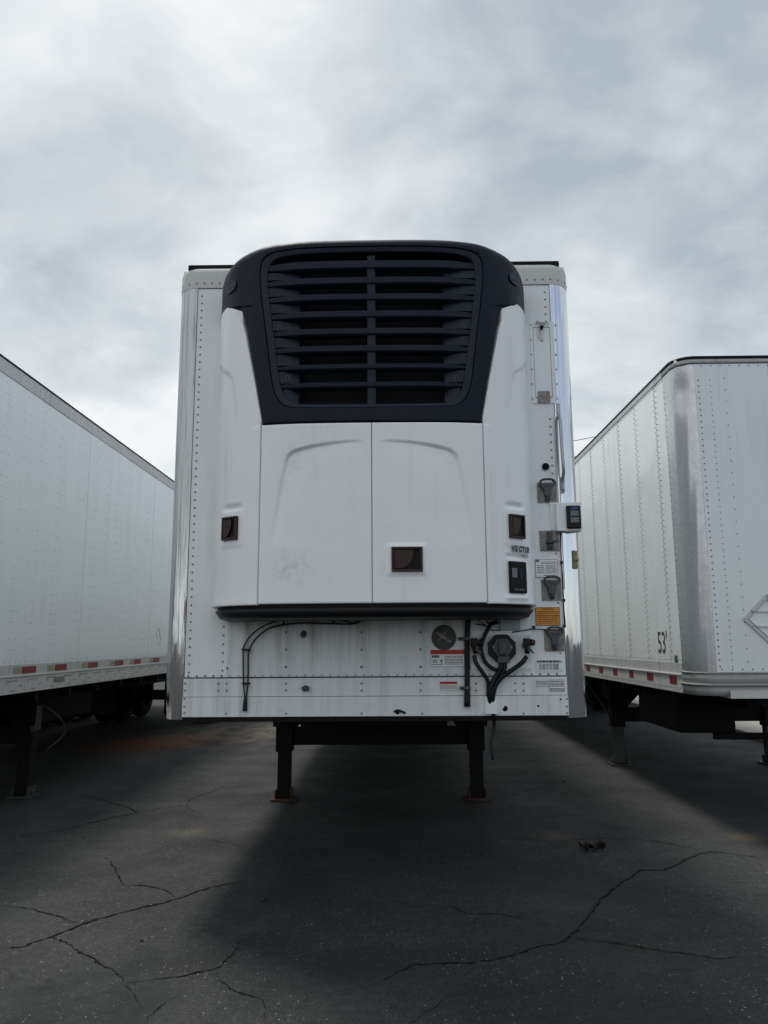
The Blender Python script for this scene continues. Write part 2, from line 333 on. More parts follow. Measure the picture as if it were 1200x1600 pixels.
# cracks: narrow ragged gullies drawn along polylines seen in the photograph
mat('crack_dark', (.010, .010, .010), .95, 0, .1)
CR = [
 ([(0, 1481), (40, 1478), (80, 1463), (125, 1447), (175, 1430), (225, 1417), (275, 1404), (325, 1388), (390, 1376)], .016),
 ([(0, 1416), (50, 1422), (100, 1434), (128, 1444)], .009),
 ([(80, 1463), (120, 1483), (150, 1503), (193, 1526), (196, 1538)], .012),
 ([(196, 1537), (250, 1530), (300, 1521), (340, 1512), (365, 1490), (372, 1475), (400, 1462), (440, 1458)], .009),
 ([(340, 1512), (338, 1528), (370, 1550), (410, 1562), (415, 1590)], .006), ([(196, 1538), (210, 1552), (222, 1570)], .006),
 ([(276, 1403), (255, 1390), (225, 1385), (193, 1383), (180, 1362), (172, 1345), (152, 1338)], .007),
 ([(0, 1306), (50, 1305), (95, 1298), (150, 1284), (212, 1270), (200, 1262), (160, 1250), (120, 1242)], .012),
 ([(212, 1270), (250, 1263), (292, 1258), (300, 1247), (330, 1238), (350, 1230), (430, 1226)], .009), ([(292, 1258), (303, 1270)], .008),
 ([(230, 1600), (232, 1590), (262, 1566), (290, 1552)], .006),
 ([(600, 1533), (650, 1508), (720, 1506), (770, 1502), (830, 1484), (880, 1472), (900, 1455), (930, 1420), (935, 1405), (965, 1385), (1000, 1360), (1040, 1360), (1075, 1343), (1112, 1330), (1170, 1338), (1200, 1341)], .013),
 ([(880, 1470), (885, 1464), (930, 1470), (1000, 1481), (1065, 1489), (1120, 1498), (1165, 1494)], .010),
 ([(690, 1410), (730, 1428), (790, 1430), (840, 1442), (882, 1453)], .007),
 ([(780, 1303), (840, 1314), (900, 1322), (930, 1325)], .008), ([(865, 1315), (940, 1310), (1020, 1314), (1112, 1330)], .006),
 ([(780, 1246), (800, 1242), (850, 1230), (880, 1222)], .010), ([(760, 1248), (800, 1256), (850, 1264), (950, 1265)], .006),
 ([(110, 1298), (130, 1310), (145, 1322)], .006), ([(310, 1310), (360, 1318), (410, 1332)], .006), ([(640, 1600), (700, 1560), (740, 1552)], .005)]
for pts, w in CR:
    w = w*1.15+.002; g = MB(); P = [atZ(x, y) for x, y in pts]; L = []
    for a, b_ in zip(P, P[1:]):
        n = max(2, int((b_-a).length/.02))
        L += [a.lerp(b_, k/n) for k in range(n)]
    L.append(P[-1]); dv = 0; vs = []; amp = .008
    for i, p in enumerate(L):
        d = (L[min(i+1, len(L)-1)] - L[max(i-1, 0)]).normalized(); nn = V((-d.y, d.x, 0))
        dv = dv*.8 + random.uniform(-amp, amp); w = w; ta = min(1, (len(L)-1-i)/20+.1, i/20+.3)
        ww = w*ta*(random.uniform(.15, 1.15) if random.random() > .08 else 1.8)*.5
        c = p + nn*dv; vs += [V((c.x-nn.x*ww, c.y-nn.y*ww, .003)), V((c.x+nn.x*ww, c.y+nn.y*ww, .003))]
    g.add(vs, [(2*i, 2*i+1, 2*i+3, 2*i+2) for i in range(len(L)-1)])
    g.build('crack', 'crack_dark', kind='structure')

# pale concrete strips beyond the outer trailers
g = MB(); g.bx(5.75, 9.5, 2, 60, -.2, .10, .02); g.build('pavement', 'concrete', kind='structure')
g = MB(); g.bx(-15.5, -11.4, 2, 60, -.2, .10, .02); g.build('pavement', 'concrete', kind='structure')

# ================================================================ REFRIGERATED TRAILER
XC, XL, XR, YF, YB = -0.12, -1.445, 1.205, 4.88, 21.0
ZB, ZT = 1.13, 4.10
T = thing('refrigerated_trailer', (XC, YF, 0), 'white refrigerated semi trailer standing in the middle, black grilled cooling unit on its front wall', 'trailer')
def w(x, y, d=0.0): return atY(x, y, YF-d)             # a point of the front wall standing d proud
NF = V((0, -1, 0))
rc = .135
g = MB(); g.bx(XL+rc, XR-rc, YF, YF+.05, 1.365, 3.955); g.build('front_panel', 'wall_white', T)
g = MB(); g.bx(XL, XL+.04, YF+rc, YB, 1.30, 4.03); g.build('side_wall', 'wall_white', T)
g = MB(); g.bx(XR-.04, XR, YF+rc, YB, 1.30, 4.03); g.build('side_wall', 'wall_white', T)
g = MB(); g.bx(XL+.04, XR-.04, YB-.06, YB, ZB, 4.05); g.build('rear_wall', 'wall_white', T)
g = MB(); g.bx(XL+.02, XR-.02, YF+.06, YB-.01, 4.06, 4.105); g.build('roof', 'wall_white', T)
g = MB(); g.bx(XL+.05, XR-.05, YF+.055, YB-.07, ZB+.01, 1.30); g.build('floor', 'frame_black', T)
for x in (XL-.004, XR-.026):
    g = MB(); g.bx(x, x+.03, YF+rc, YB, ZB, 1.30, .003); g.build('bottom_rail', 'rail_alloy', T)
    g = MB(); g.bx(x, x+.03, YF+rc+.05, YB, 4.03, 4.10, .003); g.build('top_rail', 'rail_alloy', T)
def corner(xc, sx, r0, z0, z1, rows=2, n=10, bulge=0.0, wall_to=0.0, y0=None, skin=.006):
    """quarter-round post; sx -1 left, +1 right"""
    g = MB(); y0 = YF if y0 is None else y0; yc = y0 + r0; vs = []
    cols = [(xc + sx*(-wall_to), y0-bulge)] if wall_to else []
    for i in range(n+1):
        a = pi/2*i/n; cols.append((xc + sx*(r0+bulge)*sin(a), yc - (r0+bulge)*cos(a)))
    cols.append((xc + sx*(r0+bulge), yc+.05)); cols.append((xc+sx*(r0-skin), yc+.05))
    for z in [z0 + (z1-z0)*k/rows for k in range(rows+1)]: vs += [V((x, y, z)) for x, y in cols]
    m_ = len(cols)
    g.add(vs, [(j*m_+i, j*m_+i+1, (j+1)*m_+i+1, (j+1)*m_+i) for j in range(rows) for i in range(m_-1)], True)
    return g
# polished corner posts, top caps
corner(XL+rc, -1, rc, ZB-.015, 3.955, 24, 12, .004, .002).build('corner_post', 'worn_steel', T, label='worn left corner post, dull above and polished below')
corner(XR-rc, 1, rc, ZB-.015, 3.955, 24, 12, .004, .002).build('corner_post', 'chrome', T, label='mirror polished right corner post')
for sx, xc in ((-1, XL+rc), (1, XR-rc)):       # cap: fascia plus rounded end
    g = MB(); n = 10; prof = [(3.950, .006), (4.06, .006), (4.085, .002), (4.10, -.012), (4.108, -.03)]
    cols = [(0, None)] + [(i/n, pi/2*i/n) for i in range(n+1)]; vs = []
    for z, bu in prof:
        vs.append(V((XC, YF-bu, z)))
        for i in range(n+1):
            a = pi/2*i/n; vs.append(V((xc+sx*(rc+bu)*sin(a), YF+rc-(rc+bu)*cos(a), z)))
        vs.append(V((xc+sx*(rc+bu), YF+.6, z)))
    m_ = n+3
    g.add(vs, [(j*m_+i, j*m_+i+1, (j+1)*m_+i+1, (j+1)*m_+i) for j in range(len(prof)-1) for i in range(m_-1)], True)
    g.build('top_cap', 'cap_alloy', T)
    g = MB(); xi = xc + sx*.075
    g.bx(XC+sx*.8, xi, YF+.012, YF+.10, 4.09, 4.130, .008); g.build('roof_seal', 'frame_black', T)
# lower bands
g = MB(); g.bx(XL+rc, XR-rc, YF-.004, YF+.04, 1.252, 1.362, .001); g.build('lower_band', 'band_white', T)
g = MB(); g.bx(XL+rc, XR-rc, YF-.009, YF+.04, ZB, 1.249, .002); g.build('bumper_plate', 'band_white', T)
pa, pb = w(356, 970), w(826, 1056); g = MB(); g.bx(pa.x, pb.x, YF-.004, YF-.001, 1.372, 1.90); g.build('lower_panel', 'band_white', T)
g = MB(); g.bx(XL+rc, XR-rc, YF-.0025, YF, 1.362, 1.370); g.bx(XL+rc+.001, XL+rc+.005, YF-.002, YF, 1.37, 3.95); g.bx(XR-rc-.005, XR-rc-.001, YF-.002, YF, 1.37, 3.95)
g.bx(XL+rc, XR-rc, YF-.002, YF, 3.947, 3.951); g.build('joint_sealant', 'seam_dark', T)
g = MB(); g.bx(XL+.12, XR-.12, YF-.003, YF+.6, ZB-.03, ZB-.003); g.build('upper_coupler_plate', 'frame_black', T)
# rivets (hundreds, three or four pixels each)
g = MB()
def rv(p, r=.0075): g.dome((p.x, p.y, p.z), NF, r)
z = 1.40
while z < 3.93:
    rv(V((XL+rc+.032, YF, z)))
    if not (3.02 < z < 3.62): rv(V((XR-rc-.035, YF, z)))
    z += .052
z = 1.41
while z < 1.78: rv(V((w(349, 1000).x, YF, z))); z += .054
x = XL+rc+.03
while x < XR-rc-.01: rv(V((x, YF-.001, 1.378))); x += .052
for px in (354, 447, 565, 657, 744, 818): 
    for py in (1068, 1079): rv(w(px, py, .004))
for px in (289, 341, 805, 879):
    for py in (1068, 1079): rv(w(px, py, .004))
for py in (1092, 1104, 1114): rv(w(288, py, .009)); rv(w(886, py, .009))
for px in (353, 447, 565, 660, 775, 818): rv(w(px, 1115, .009))
for px in (447, 565, 657):
    for py in (988, 1015, 1042): rv(w(px, py, .004), .009)
rv(w(355, 1044, .004), .009)
for px in (735, 826):
    for py in (988, 1042): rv(w(px, py, .008))
x = XL+rc-.05
for sx in (-1, 1):
    for k in range(12):
        x = XC + sx*(1.24 - .045 - k*.052)
        rv(V((x, YF-.006, 3.985)))
    for a in (25, 55, 80):
        a = radians(a); xc = XL+rc if sx < 0 else XR-rc
        g.dome((xc+sx*(rc+.006)*sin(a), YF+rc-(rc+.006)*cos(a), 3.985), (sx*sin(a), -cos(a), 0), .0075)
g.build('rivets', 'rivet_grey', T, kind='stuff')

# ---------------- the cooling unit: one curved skin S(s, v) that all its panels follow
ctrl = [(0, .50), (.25, .498), (.45, .489), (.60, .470), (.68, .452), (.76, .415), (.862, .352), (.935, .27), (.982, .165), (1.0, .065), (1.004, 0.0)]
dense = []
P_ = [(-.25, .498)] + ctrl + [(1.005, -.06)]
for i in range(1, len(P_)-2):
    for k in range(24):
        t_ = k/24; p0, p1, p2, p3 = [V(q) for q in P_[i-1:i+3]]
        dense.append(.5*((2*p1)+(p2-p0)*t_+(2*p0-5*p1+4*p2-p3)*t_*t_+(3*p1-p0-3*p2+p3)*t_**3))
dense.append(V(ctrl[-1])); arc = [0]
for a, b_ in zip(dense, dense[1:]): arc.append(arc[-1]+(b_-a).length)
SM = arc[-1]
def prof(s_):
    a = min(abs(s_), SM); lo, hi = 0, len(arc)-1
    while hi-lo > 1:
        mid_ = (lo+hi)//2
        if arc[mid_] <= a: lo = mid_
        else: hi = mid_
    f = (a-arc[lo])/(arc[hi]-arc[lo]+1e-9); p = dense[lo].lerp(dense[hi], f); tg = (dense[min(hi+3, len(dense)-1)]-dense[max(lo-3, 0)]).normalized()
    sg = 1 if s_ >= 0 else -1
    nrm = V((-tg.y, tg.x)); nrm = nrm if nrm.y > 0 or nrm.x > 0 else -nrm
    if nrm.x < 0 and a > .3: nrm = -nrm
    return p.x*sg, p.y, nrm.x*sg, nrm.y
def SF(s_, v, dep=0.0):
    """world point: s_ along the plan curve, v height, dep metres proud of the skin"""
    u_, d_, nx, nd = prof(s_); q = min(1, abs(u_)/1.0)
    zt = 4.035 - .05*q**4; r_ = .055 + .09*q**6; a = (v-(zt-r_))/r_; off = dep; z = v
    if a > 0:
        if a < pi/2: z = zt-r_+r_*sin(a)+dep*sin(a); off = -r_*(1-cos(a))+dep*cos(a)
        else: z = zt+dep; off = -r_-(a-pi/2)*r_
    return V((XC+u_+nx*off, YF-max(-.0, d_+nd*off), z))
def SN(s_, v):
    a = SF(s_+.004, v)-SF(s_-.004, v); b_ = SF(s_, v+.004)-SF(s_, v-.004); n_ = a.cross(b_).normalized()
    return n_ if n_.y < 0 or n_.dot(V((prof(s_)[2], -prof(s_)[3], 0))) > 0 else -n_
def proj(p): v_ = p-CAM; k = v_.dot(_f); return 600+FP*v_.dot(_r2)/k, 800-FP*v_.dot(_u2)/k
def inv(px, py):
    """(s, v) of the skin seen at a photo pixel"""
    s_, v = (px-583)/260, 1.8+(950-py)*.0036
    for _ in range(40):
        x0, y0 = proj(SF(s_, v)); x1, y1 = proj(SF(s_+.002, v)); x2, y2 = proj(SF(s_, v+.002))
        a, b_, c, d = (x1-x0)/.002, (x2-x0)/.002, (y1-y0)/.002, (y2-y0)/.002; D = a*d-b_*c
        if abs(D) < 1e3: break
        ds = ((px-x0)*d-(py-y0)*b_)/D; dv_ = ((py-y0)*a-(px-x0)*c)/D
        s_ += max(-.08, min(.08, ds*.8)); v += max(-.1, min(.1, dv_*.8)); s_ = max(-SM+.003, min(SM-.003, s_))
    return s_, v
def skin_grid(fl, fr, fb, ft, ns, nz, disp=lambda s, v: 0, rim=.035):
    """panel bounded by s in [fl(v), fr(v)], v in [fb, ft]; rolled edges go inward"""
    e_ = .007; g = MB()
    A = [(0, rim), (0, .004), (e_*.35, .001)] + [(None, i/ns) for i in range(ns+1)] + [(-e_*.35, .001), (0, .004), (0, rim)]
    def axis(n_, lo, hi):
        L = [(lo, rim), (lo, .005), (lo+.002, .0015)]
        L += [(lo+e_+(hi-lo-2*e_)*i/n_, 0) for i in range(n_+1)]
        return L + [(hi-.002, .0015), (hi, .005), (hi, rim)]
    ftf = ft if callable(ft) else (lambda s_: ft)
    tm = ftf(0) if not callable(ft) else ftf(SM); rows = axis(nz, fb, tm); R_ = []
    for v, dv_ in rows:
        q_ = max(0, (v-ZD1)/(tm-ZD1)) if callable(ft) else 0; rr_ = []
        for s_, ds in axis(ns, fl(v), fr(v)):
            vv = v if q_ <= 0 else v-(tm-ftf(s_))*q_*q_
            rr_.append(SF(s_, vv, disp(s_, vv)-max(dv_, ds)))
        R_.append(rr_)
    m_ = len(R_[0]); vs = [p for r_ in R_ for p in r_]
    g.add(vs, [(j*m_+i, j*m_+i+1, (j+1)*m_+i+1, (j+1)*m_+i) for j in range(len(R_)-1) for i in range(m_-1)], True)
    return g
def lerp_pts(pts):
    pts = sorted(pts)
    def f(v):
        if v <= pts[0][0]: return pts[0][1]
        for (a, x), (b_, y) in zip(pts, pts[1:]):
            if v <= b_: return x+(y-x)*(v-a)/(b_-a)
        return pts[-1][1]
    return f
SD = inv(404, 900)[0]; SD2 = inv(763, 900)[0]; SD = -(abs(SD)+abs(SD2))/2      # door edge
ZD0, ZD1 = 1.797, inv(500, 661)[1]
def seg_d(p, a, b_):
    ab = b_-a; t_ = max(0, min(1, (p-a).dot(ab)/ab.length_squared)); q = a+ab*t_
    return (p-q).length, t_, (ab.x*(p.y-a.y)-ab.y*(p.x-a.x))
# the swept step pressed into each door
crease = [V(inv(*p)) for p in ((421, 850), (427, 812), (434, 770), (441, 735), (445, 718), (449, 710), (456, 704), (466, 700), (490, 694), (515, 690), (545, 687), (568, 687))]
def door_disp(s_, v):
    q = V((-abs(s_), v)); best = 9; sd_ = 1; kk = 0
    for i in range(len(crease)-1):
        d, t_, side = seg_d(q, crease[i], crease[i+1])
        if d < best: best, sd_, kk = d, side, (i+t_)/(len(crease)-1)
    fade = max(0, min(1, kk*3.2))*max(0, min(1, (1-kk)*3.0)); h = .020*fade**.7
    inside = sd_ < 0
    if inside: return -h*exp(-max(0, best-.015)/.12) * min(1, best/.015)
    return 0
def handle(sv, wd, hg, parent, tall=False):
    """recessed paddle latch lying on the skin"""
    s_, v = sv; o = SF(s_, v, .011); n_ = SN(s_, v); up = V((0, 0, 1)); up = (up-n_*up.dot(n_)).normalized(); x = up.cross(n_)*-1
    if x.x < 0: x = -x
    R = Matrix((x, -n_, up)).transposed(); g = MB(); fw = .013
    for a, b_, c, d in ((0, hg/2-fw/2, wd, fw), (0, -hg/2+fw/2, wd, fw), (-wd/2+fw/2, 0, fw, hg-2*fw), (wd/2-fw/2, 0, fw, hg-2*fw)):
        g.box(o+x*a+up*b_, (c, .022, d), R, .003)
    g.mi = 1; g.box(o-n_*.004, (wd-fw, .010, hg-fw), R)
    g.mi = 0; k = .5*wd-fw-.004; hh = .5*hg-fw-.006
    poly = [(-k, hh), (k*.45, hh), (k*.50, hh*.5), (k*.38, 0), (k*.05, -hh*.65), (-k*.35, -hh), (-k, -hh)]
    g.prism([o+x*a+up*b_+n_*.003 for a, b_ in poly], n_*.008)
    return g.build('handle', ['handle_brown', 'handle_dark'], parent)
gap_ = .004
hD, hL, hR, hC = inv(636, 874), inv(361, 826), inv(806, 823), inv(808, 899)
def pad(s_, v, c, wx, wz, h):
    a = max(0, 1-max(0, abs(s_-c[0])-wx/2)/.02); b_ = max(0, 1-max(0, abs(v-c[1])-wz/2)/.02); return h*min(1, a)*min(1, b_)
def right_door(s_, v): return door_disp(s_, v) + pad(s_, v, (hD[0]+.0, hD[1]), .20, .155, .007)
for (a, b_, fn, nm) in ((SD+gap_, -gap_/2, door_disp, 'L'), (gap_/2, -SD-gap_, right_door, 'R')):
    d_ = skin_grid(lambda v, a=a: a, lambda v, b_=b_: b_, ZD0, ZD1, 110, 200, fn).build('service_door', 'unit_white', T,
         label='left service door with brown smudges' if nm == 'L' else 'right service door with a brown latch')
    if nm == 'R': handle(hD, .178, .142, d_)
# side fairings
tn = [inv(376.5, 485.5), inv(363, 482)]
top_v = inv(356, 479)[1]
def ftop(s_):
    a = abs(s_)
    L = sorted([(abs(q[0]), q[1]) for q in tn] + [(abs(inv(356, 479)[0]), top_v)])
    return lerp_pts(L)(a)
diag = [inv(409, 655), inv(399, 600), inv(389, 545), inv(383, 508), inv(379, 492)]
fe = lerp_pts([(ZD1-.001, SD-gap_)] + [(v, -abs(s_)-.004) for s_, v in diag] + [(ZD0, SD-gap_)])
crL = [V(inv(*p)) for p in ((346, 575), (359, 583), (364, 592), (370, 640), (374, 700))]
def fair_disp(s_, v):
    q = V((-abs(s_), v)); best = 9; sd_ = 1; kk = 0
    for i in range(len(crL)-1):
        d, t_, side = seg_d(q, crL[i], crL[i+1])
        if d < best: best, sd_, kk = d, side, (i+t_)/(len(crL)-1)
    h = .010*max(0, min(1, (1-kk)*2.2)); r_ = 0
    if sd_ < 0 and v < crL[0].y+.02: r_ = -h*min(1, best/.02)*exp(-max(0, best-.02)/.3)
    edge = abs(s_)-abs(fe(v))
    if edge < .07 and v > ZD1: r_ -= .006*(1-edge/.07)
    return r_
def fl_disp(s_, v):
    c = hL if s_ < 0 else hR
    r_ = fair_disp(s_, v) + pad(s_, v, c, .16, .20, .005)
    # scoop above the latch
    r_ -= .020*max(0, 1-abs(v-(c[1]+.125))/.022)*max(0, 1-max(0, abs(s_-c[0])-.05)/.03)
    if s_ > 0:
        r_ -= .022*max(0, 1-abs(v-(hC[1]+.112))/.015)*max(0, 1-max(0, abs(s_-hC[0])-.05)/.03)
        r_ += .012*max(0, 1-abs(v-(hC[1]-.130))/.020)*max(0, 1-max(0, abs(s_-hC[0])-.07)/.03)
    if v < ZD0+.12: r_ += .004*(1-(v-ZD0)/.12)**2
    return r_
FA = skin_grid(lambda v: -SM+.002, lambda v: fe(v), ZD0-.005, ftop, 46, 190, fl_disp).build('side_fairing', 'unit_white', T, label='left side fairing')
FB = skin_grid(lambda v: -fe(v), lambda v: SM-.002, ZD0-.005, ftop, 46, 190, fl_disp).build('side_fairing', 'unit_white', T, label='right side fairing with lettering and control panel')
handle(hL, .122, .140, FA); handle(hR, .120, .142, FB)
# control panel window in the right fairing
s_, v = hC[0], hC[1]-.012; n_ = SN(s_, v); o = SF(s_, v, .006); up = V((0, 0, 1)); x = n_.cross(up)*-1; x = x if x.x > 0 else -x; R = Matrix((x, -n_, up)).transposed()
g = MB(); g.box(o, (.135, .014, .186), R, .006); cp = g.build('control_panel', 'handle_dark', T)
g = MB(); g.box(o+n_*.009-x*.034+up*.025, (.040, .004, .055), R); g.build('screen', 'screen_grey', cp)
g = MB(); 
for k in range(4): g.box(o+n_*.009+x*.018+up*(.045-k*.015), (.007, .003, .010), R)
g.build('indicator', 'display_blue', cp)
g = MB()
for k in range(4): g.box(o+n_*.009+x*(-.030+k*.020)-up*.072, (.010, .003, .010), R, .002)
g.build('button', 'screen_grey', cp)
# lettering
lt = inv(797, 856); n_ = SN(*lt); x = V((0, 0, 1)).cross(n_); x = x if x.x > 0 else -x
vec = MB(); o = SF(lt[0], lt[1]-.022, .009)
for i, ch in enumerate('VECTOR'):
    s0 = lt[0] + i*.0275; x = SF(s0+.024, lt[1])-SF(s0, lt[1])
    text(ch, .046, SF(s0, lt[1]-.020, .012), x, (0, 0, 1), vec, off=.003, shear=.12, xs=.85)
vec.build('lettering', 'print_dark', FB)
vec = MB()
for i, ch in enumerate('6500'):
    s0 = lt[0] + .078 + i*.017; x = SF(s0+.018, lt[1])-SF(s0, lt[1])
    text(ch, .027, SF(s0, lt[1]-.052, .013), x, (0, 0, 1), vec, off=.0010, xs=.95)
vec.build('lettering', 'print_green', FB)
# hood: ring between the grille seam and its outline, star-shaped about (0, CZ)
CZ = 3.55; CI = 3.45
def sym(pts): return [(-abs(inv(*p)[0]), inv(*p)[1]) for p in pts]
def smooth_poly(L, it=2):
    for _ in range(it):
        Q = []
        for i in range(len(L)):
            a, b_ = V(L[i]), V(L[(i+1) % len(L)]); Q += [tuple(a.lerp(b_, .25)), tuple(a.lerp(b_, .75))]
        L = Q
    return L
gl = [(inv(583, 637)[1])]
zb_ = inv(583, 636)[1]; zt_ = 3.972
sT = abs(inv(407, 425)[0]); sB = abs(inv(427, 612)[0])
inner = [(-sT*.5, zt_-.002), (0, zt_), (sT*.5, zt_-.002), (sT*.80, zt_-.008), (sT*.96, zt_-.030), (sT+.006, zt_-.10), (sT+.004, zt_-.22), ((sT*.45+sB*.55), zb_+.42), (sB+.012, zb_+.17), (sB*.975, zb_+.075), (sB*.88, zb_+.014), (sB*.7, zb_+.002), (0, zb_), (-sB*.7, zb_+.002), (-sB*.88, zb_+.014), (-sB*.975, zb_+.075), (-sB-.012, zb_+.17), (-(sT*.45+sB*.55), zb_+.42), (-sT-.004, zt_-.22), (-sT-.006, zt_-.10), (-sT*.96, zt_-.030), (-sT*.80, zt_-.008)]
inner = smooth_poly(inner, 2)
hb = ZD1+.010; dg2 = [(abs(s_)-.006, v) for s_, v in diag]
outR = [(dg2[0][0], hb)] + [q for q in dg2[1:]] + [(abs(tn[0][0])-.004, tn[0][1]+.002), (abs(tn[0][0])+.012, tn[0][1]+.008), (abs(tn[1][0]), tn[1][1]+.008), (abs(inv(356, 479)[0]), top_v+.008), (SM-.001, top_v+.008), (SM-.001, 4.10), (SM-.10, 4.22)]
outer = outR + [(.4, 4.22), (-.4, 4.22)] + [(-a, b_) for a, b_ in reversed(outR)]
def rayhit(poly, an):
    d = V((cos(an), sin(an))); best = 0
    for i in range(len(poly)):
        a = V(poly[i])-V((0, CZ)); b_ = V(poly[(i+1) % len(poly)])-V((0, CZ)); e_ = b_-a; den_ = d.x*e_.y-d.y*e_.x
        if abs(den_) < 1e-9: continue
        t_ = (a.x*e_.y-a.y*e_.x)/den_; u_ = (a.x*d.y-a.y*d.x)/den_
        if t_ > 0 and -1e-6 <= u_ <= 1+1e-6: best = max(best, t_)
    return best
def ring(outer, inner, base, M_, rim=(.03, .03), dfn=lambda k: 0):
    angs = sorted(set([round(2*pi*i/base, 5) for i in range(base)] + [round(atan2(p[1]-CZ, p[0]) % (2*pi), 5) for p in outer]))
    g = MB(); rows = []
    for an in angs:
        ro, ri = rayhit(outer, an), rayhit(inner, an); d = V((cos(an), sin(an))); row = []
        pts = [(ri, rim[0]), (ri, .004), (ri+.002, .001)] + [(ri+.006+(ro-ri-.012)*k/M_, 0) for k in range(M_+1)] + [(ro-.002, .001), (ro, .004), (ro, rim[1])]
        n_ = len(pts)
        for i_, (r_, dp) in enumerate(pts): row.append(SF(d.x*r_, CZ+d.y*r_, -dp + dfn(i_/(n_-1))))
        rows.append(row)
    m_ = len(rows[0]); n_ = len(rows)
    g.add([p for r_ in rows for p in r_], [(j*m_+i, j*m_+i+1, ((j+1) % n_)*m_+i+1, ((j+1) % n_)*m_+i) for j in range(n_) for i in range(m_-1)], True)
    return g
inner_h = [(a*1.0 + (.003 if a > 0 else -.003), CI+(b_-CI)*1.004) for a, b_ in inner]
HD = ring(outer, inner_h, 220, 26).build('hood', 'hood_black', T)
# grille insert: frame ring, slats, posts, dark coil behind
scx, scz = .93, .945
open_ = [(a*scx, CI+(b_-CI)*scz - .003) for a, b_ in inner]
GR = ring(inner, open_, 180, 6, rim=(.075, .03), dfn=lambda k: -.004-.010*(1-k)).build('grille', 'grille_black', T)
def open_half(v):
    best = 0
    for (a, b_), (c, d) in zip(open_, open_[1:]+open_[:1]):
        if (b_-v)*(d-v) <= 0 and abs(b_-d) > 1e-9: best = max(best, abs(a+(c-a)*(v-b_)/(d-b_)))
    return best
slat_y = [(405, 417), (431, 441), (457, 466.5), (483.6, 493.5), (511, 520.5), (538, 547.5), (567, 574.5), (595.5, 603)]
for k, (ya, yb) in enumerate(slat_y):
    va = inv(583, ya)[1]; vb = inv(583, yb)[1]; vm = (va+vb)/2; hw = open_half(vm)+.012; g = MB(); rows = []
    nS = 40; secs = [(va, -.006), (va-.006, .0), (vb+.004, -.003), (vb-.004, -.012), (vb-.014, -.050), (va-.018, -.050)]
    for i in range(nS+1):
        s_ = -hw+2*hw*i/nS; q = abs(s_)/hw; tp = 1-.25*max(0, (q-.8)/.2)
        rows.append([SF(s_, vm+(v-vm)*tp, dp-.006-.012*max(0, q-.7)/.3) for v, dp in secs])
    m_ = len(secs)
    g.add([p for r_ in rows for p in r_], [(j*m_+i, j*m_+(i+1) % m_, (j+1)*m_+(i+1) % m_, (j+1)*m_+i) for j in range(nS) for i in range(m_)], False)
    for f in g.bm.faces: f.smooth = False
    g.build('slat', 'grille_black', GR)
g = MB(); vs = []
zt2, zb2 = max(b_ for a, b_ in open_), min(b_ for a, b_ in open_)
for sx in (0,):
    g.add([SF(s_, v, dp) for v in (zb2-.01, zt2-.02) for s_, dp in ((-.024, -.045), (-.024, -.020), (.024, -.020), (.024, -.045))], [(0, 1, 5, 4), (1, 2, 6, 5), (2, 3, 7, 6)])
g.build('centre_post', 'grille_black', GR)
for sg in (-1, 1):         # stepped inner cheeks at both ends of the opening, one per gap
    for k in range(8):
        va = inv(583, slat_y[k][1])[1]-.004; vb = (inv(583, slat_y[k+1][0])[1] if k < 7 else zb2+.01)+.004
        hw = open_half((va+vb)/2)+.012; si = .44; g = MB()
        n_ = 5; rows = [[SF(sg*(hw+(si-hw)*i/n_), va, -.022-.040*(i/n_)**1.5), SF(sg*(hw+(si-hw)*i/n_), vb, -.018-.018*(i/n_)**1.5)] for i in range(n_+1)]
        rows.append([SF(sg*si, va, -.11), SF(sg*si, vb, -.11)])
        g.add([p for r_ in rows for p in r_], [(2*i, 2*i+1, 2*i+3, 2*i+2) for i in range(n_+1)])
        g.build('end_cheek', 'grille_black', GR)
g = MB(); n_ = 16
g.add([SF(-.80+1.6*i/n_, v, -.13) for v in (zb_-.02, 3.99) for i in range(n_+1)], [(i, i+1, n_+2+i, n_+1+i) for i in range(n_)], True)
g.build('condenser_coil', 'void_black', T)
g = MB()
for (px, py) in ((437, 513), (449, 591), (726, 511), (715, 591)):
    s_, v = inv(px, py); o = SF(s_, v, -.018); n_ = SN(s_, v)
    g = MB(); g.tube([o+V((-.012, 0, -.02)), o+V((-.012, 0, .015))+n_*.008, o+V((.004, 0, .018))+n_*.008, o+V((.006, 0, -.012))], .0018, 5, 3)
    g.build('clip', 'clip_grey', GR)
# oval maker's badge on each shoulder of the hood
for px, py in ((361, 449), (804, 437)):
    s_, v = inv(px, py); B = MB(); ln = MB(); tx = MB(); hw, hh = .060, .040
    def Q(a, b_, dp=.0): return SF(s_+a, v+b_, dp)
    n_ = 28; B.add([Q(0, 0, .007)] + [Q(hw*cos(2*pi*i/n_), hh*sin(2*pi*i/n_), .007) for i in range(n_)], [(0, 1+i, 1+(i+1) % n_) for i in range(n_)], True)
    bo = B.build('badge', 'logo_blue', HD)
    ln.add([Q(hw*k*cos(2*pi*i/n_), hh*k*sin(2*pi*i/n_), 0.0085) for i in range(n_) for k in (.86, .97)], [(2*i, 2*i+1, (2*i+3) % (2*n_), (2*i+2) % (2*n_)) for i in range(n_)])
    xw = 0; nn = SN(s_, v); x = V((0, 0, 1)).cross(nn); x = x if x.x > 0 else -x
    text('Carrier', .030, Q(-.044, -.008, .013), x, (0, 0, 1), ln, off=.0006, shear=.3)
    for f in ln.bm.faces: f.material_index = 0
    ln.build('badge_print', 'logo_line', HD)
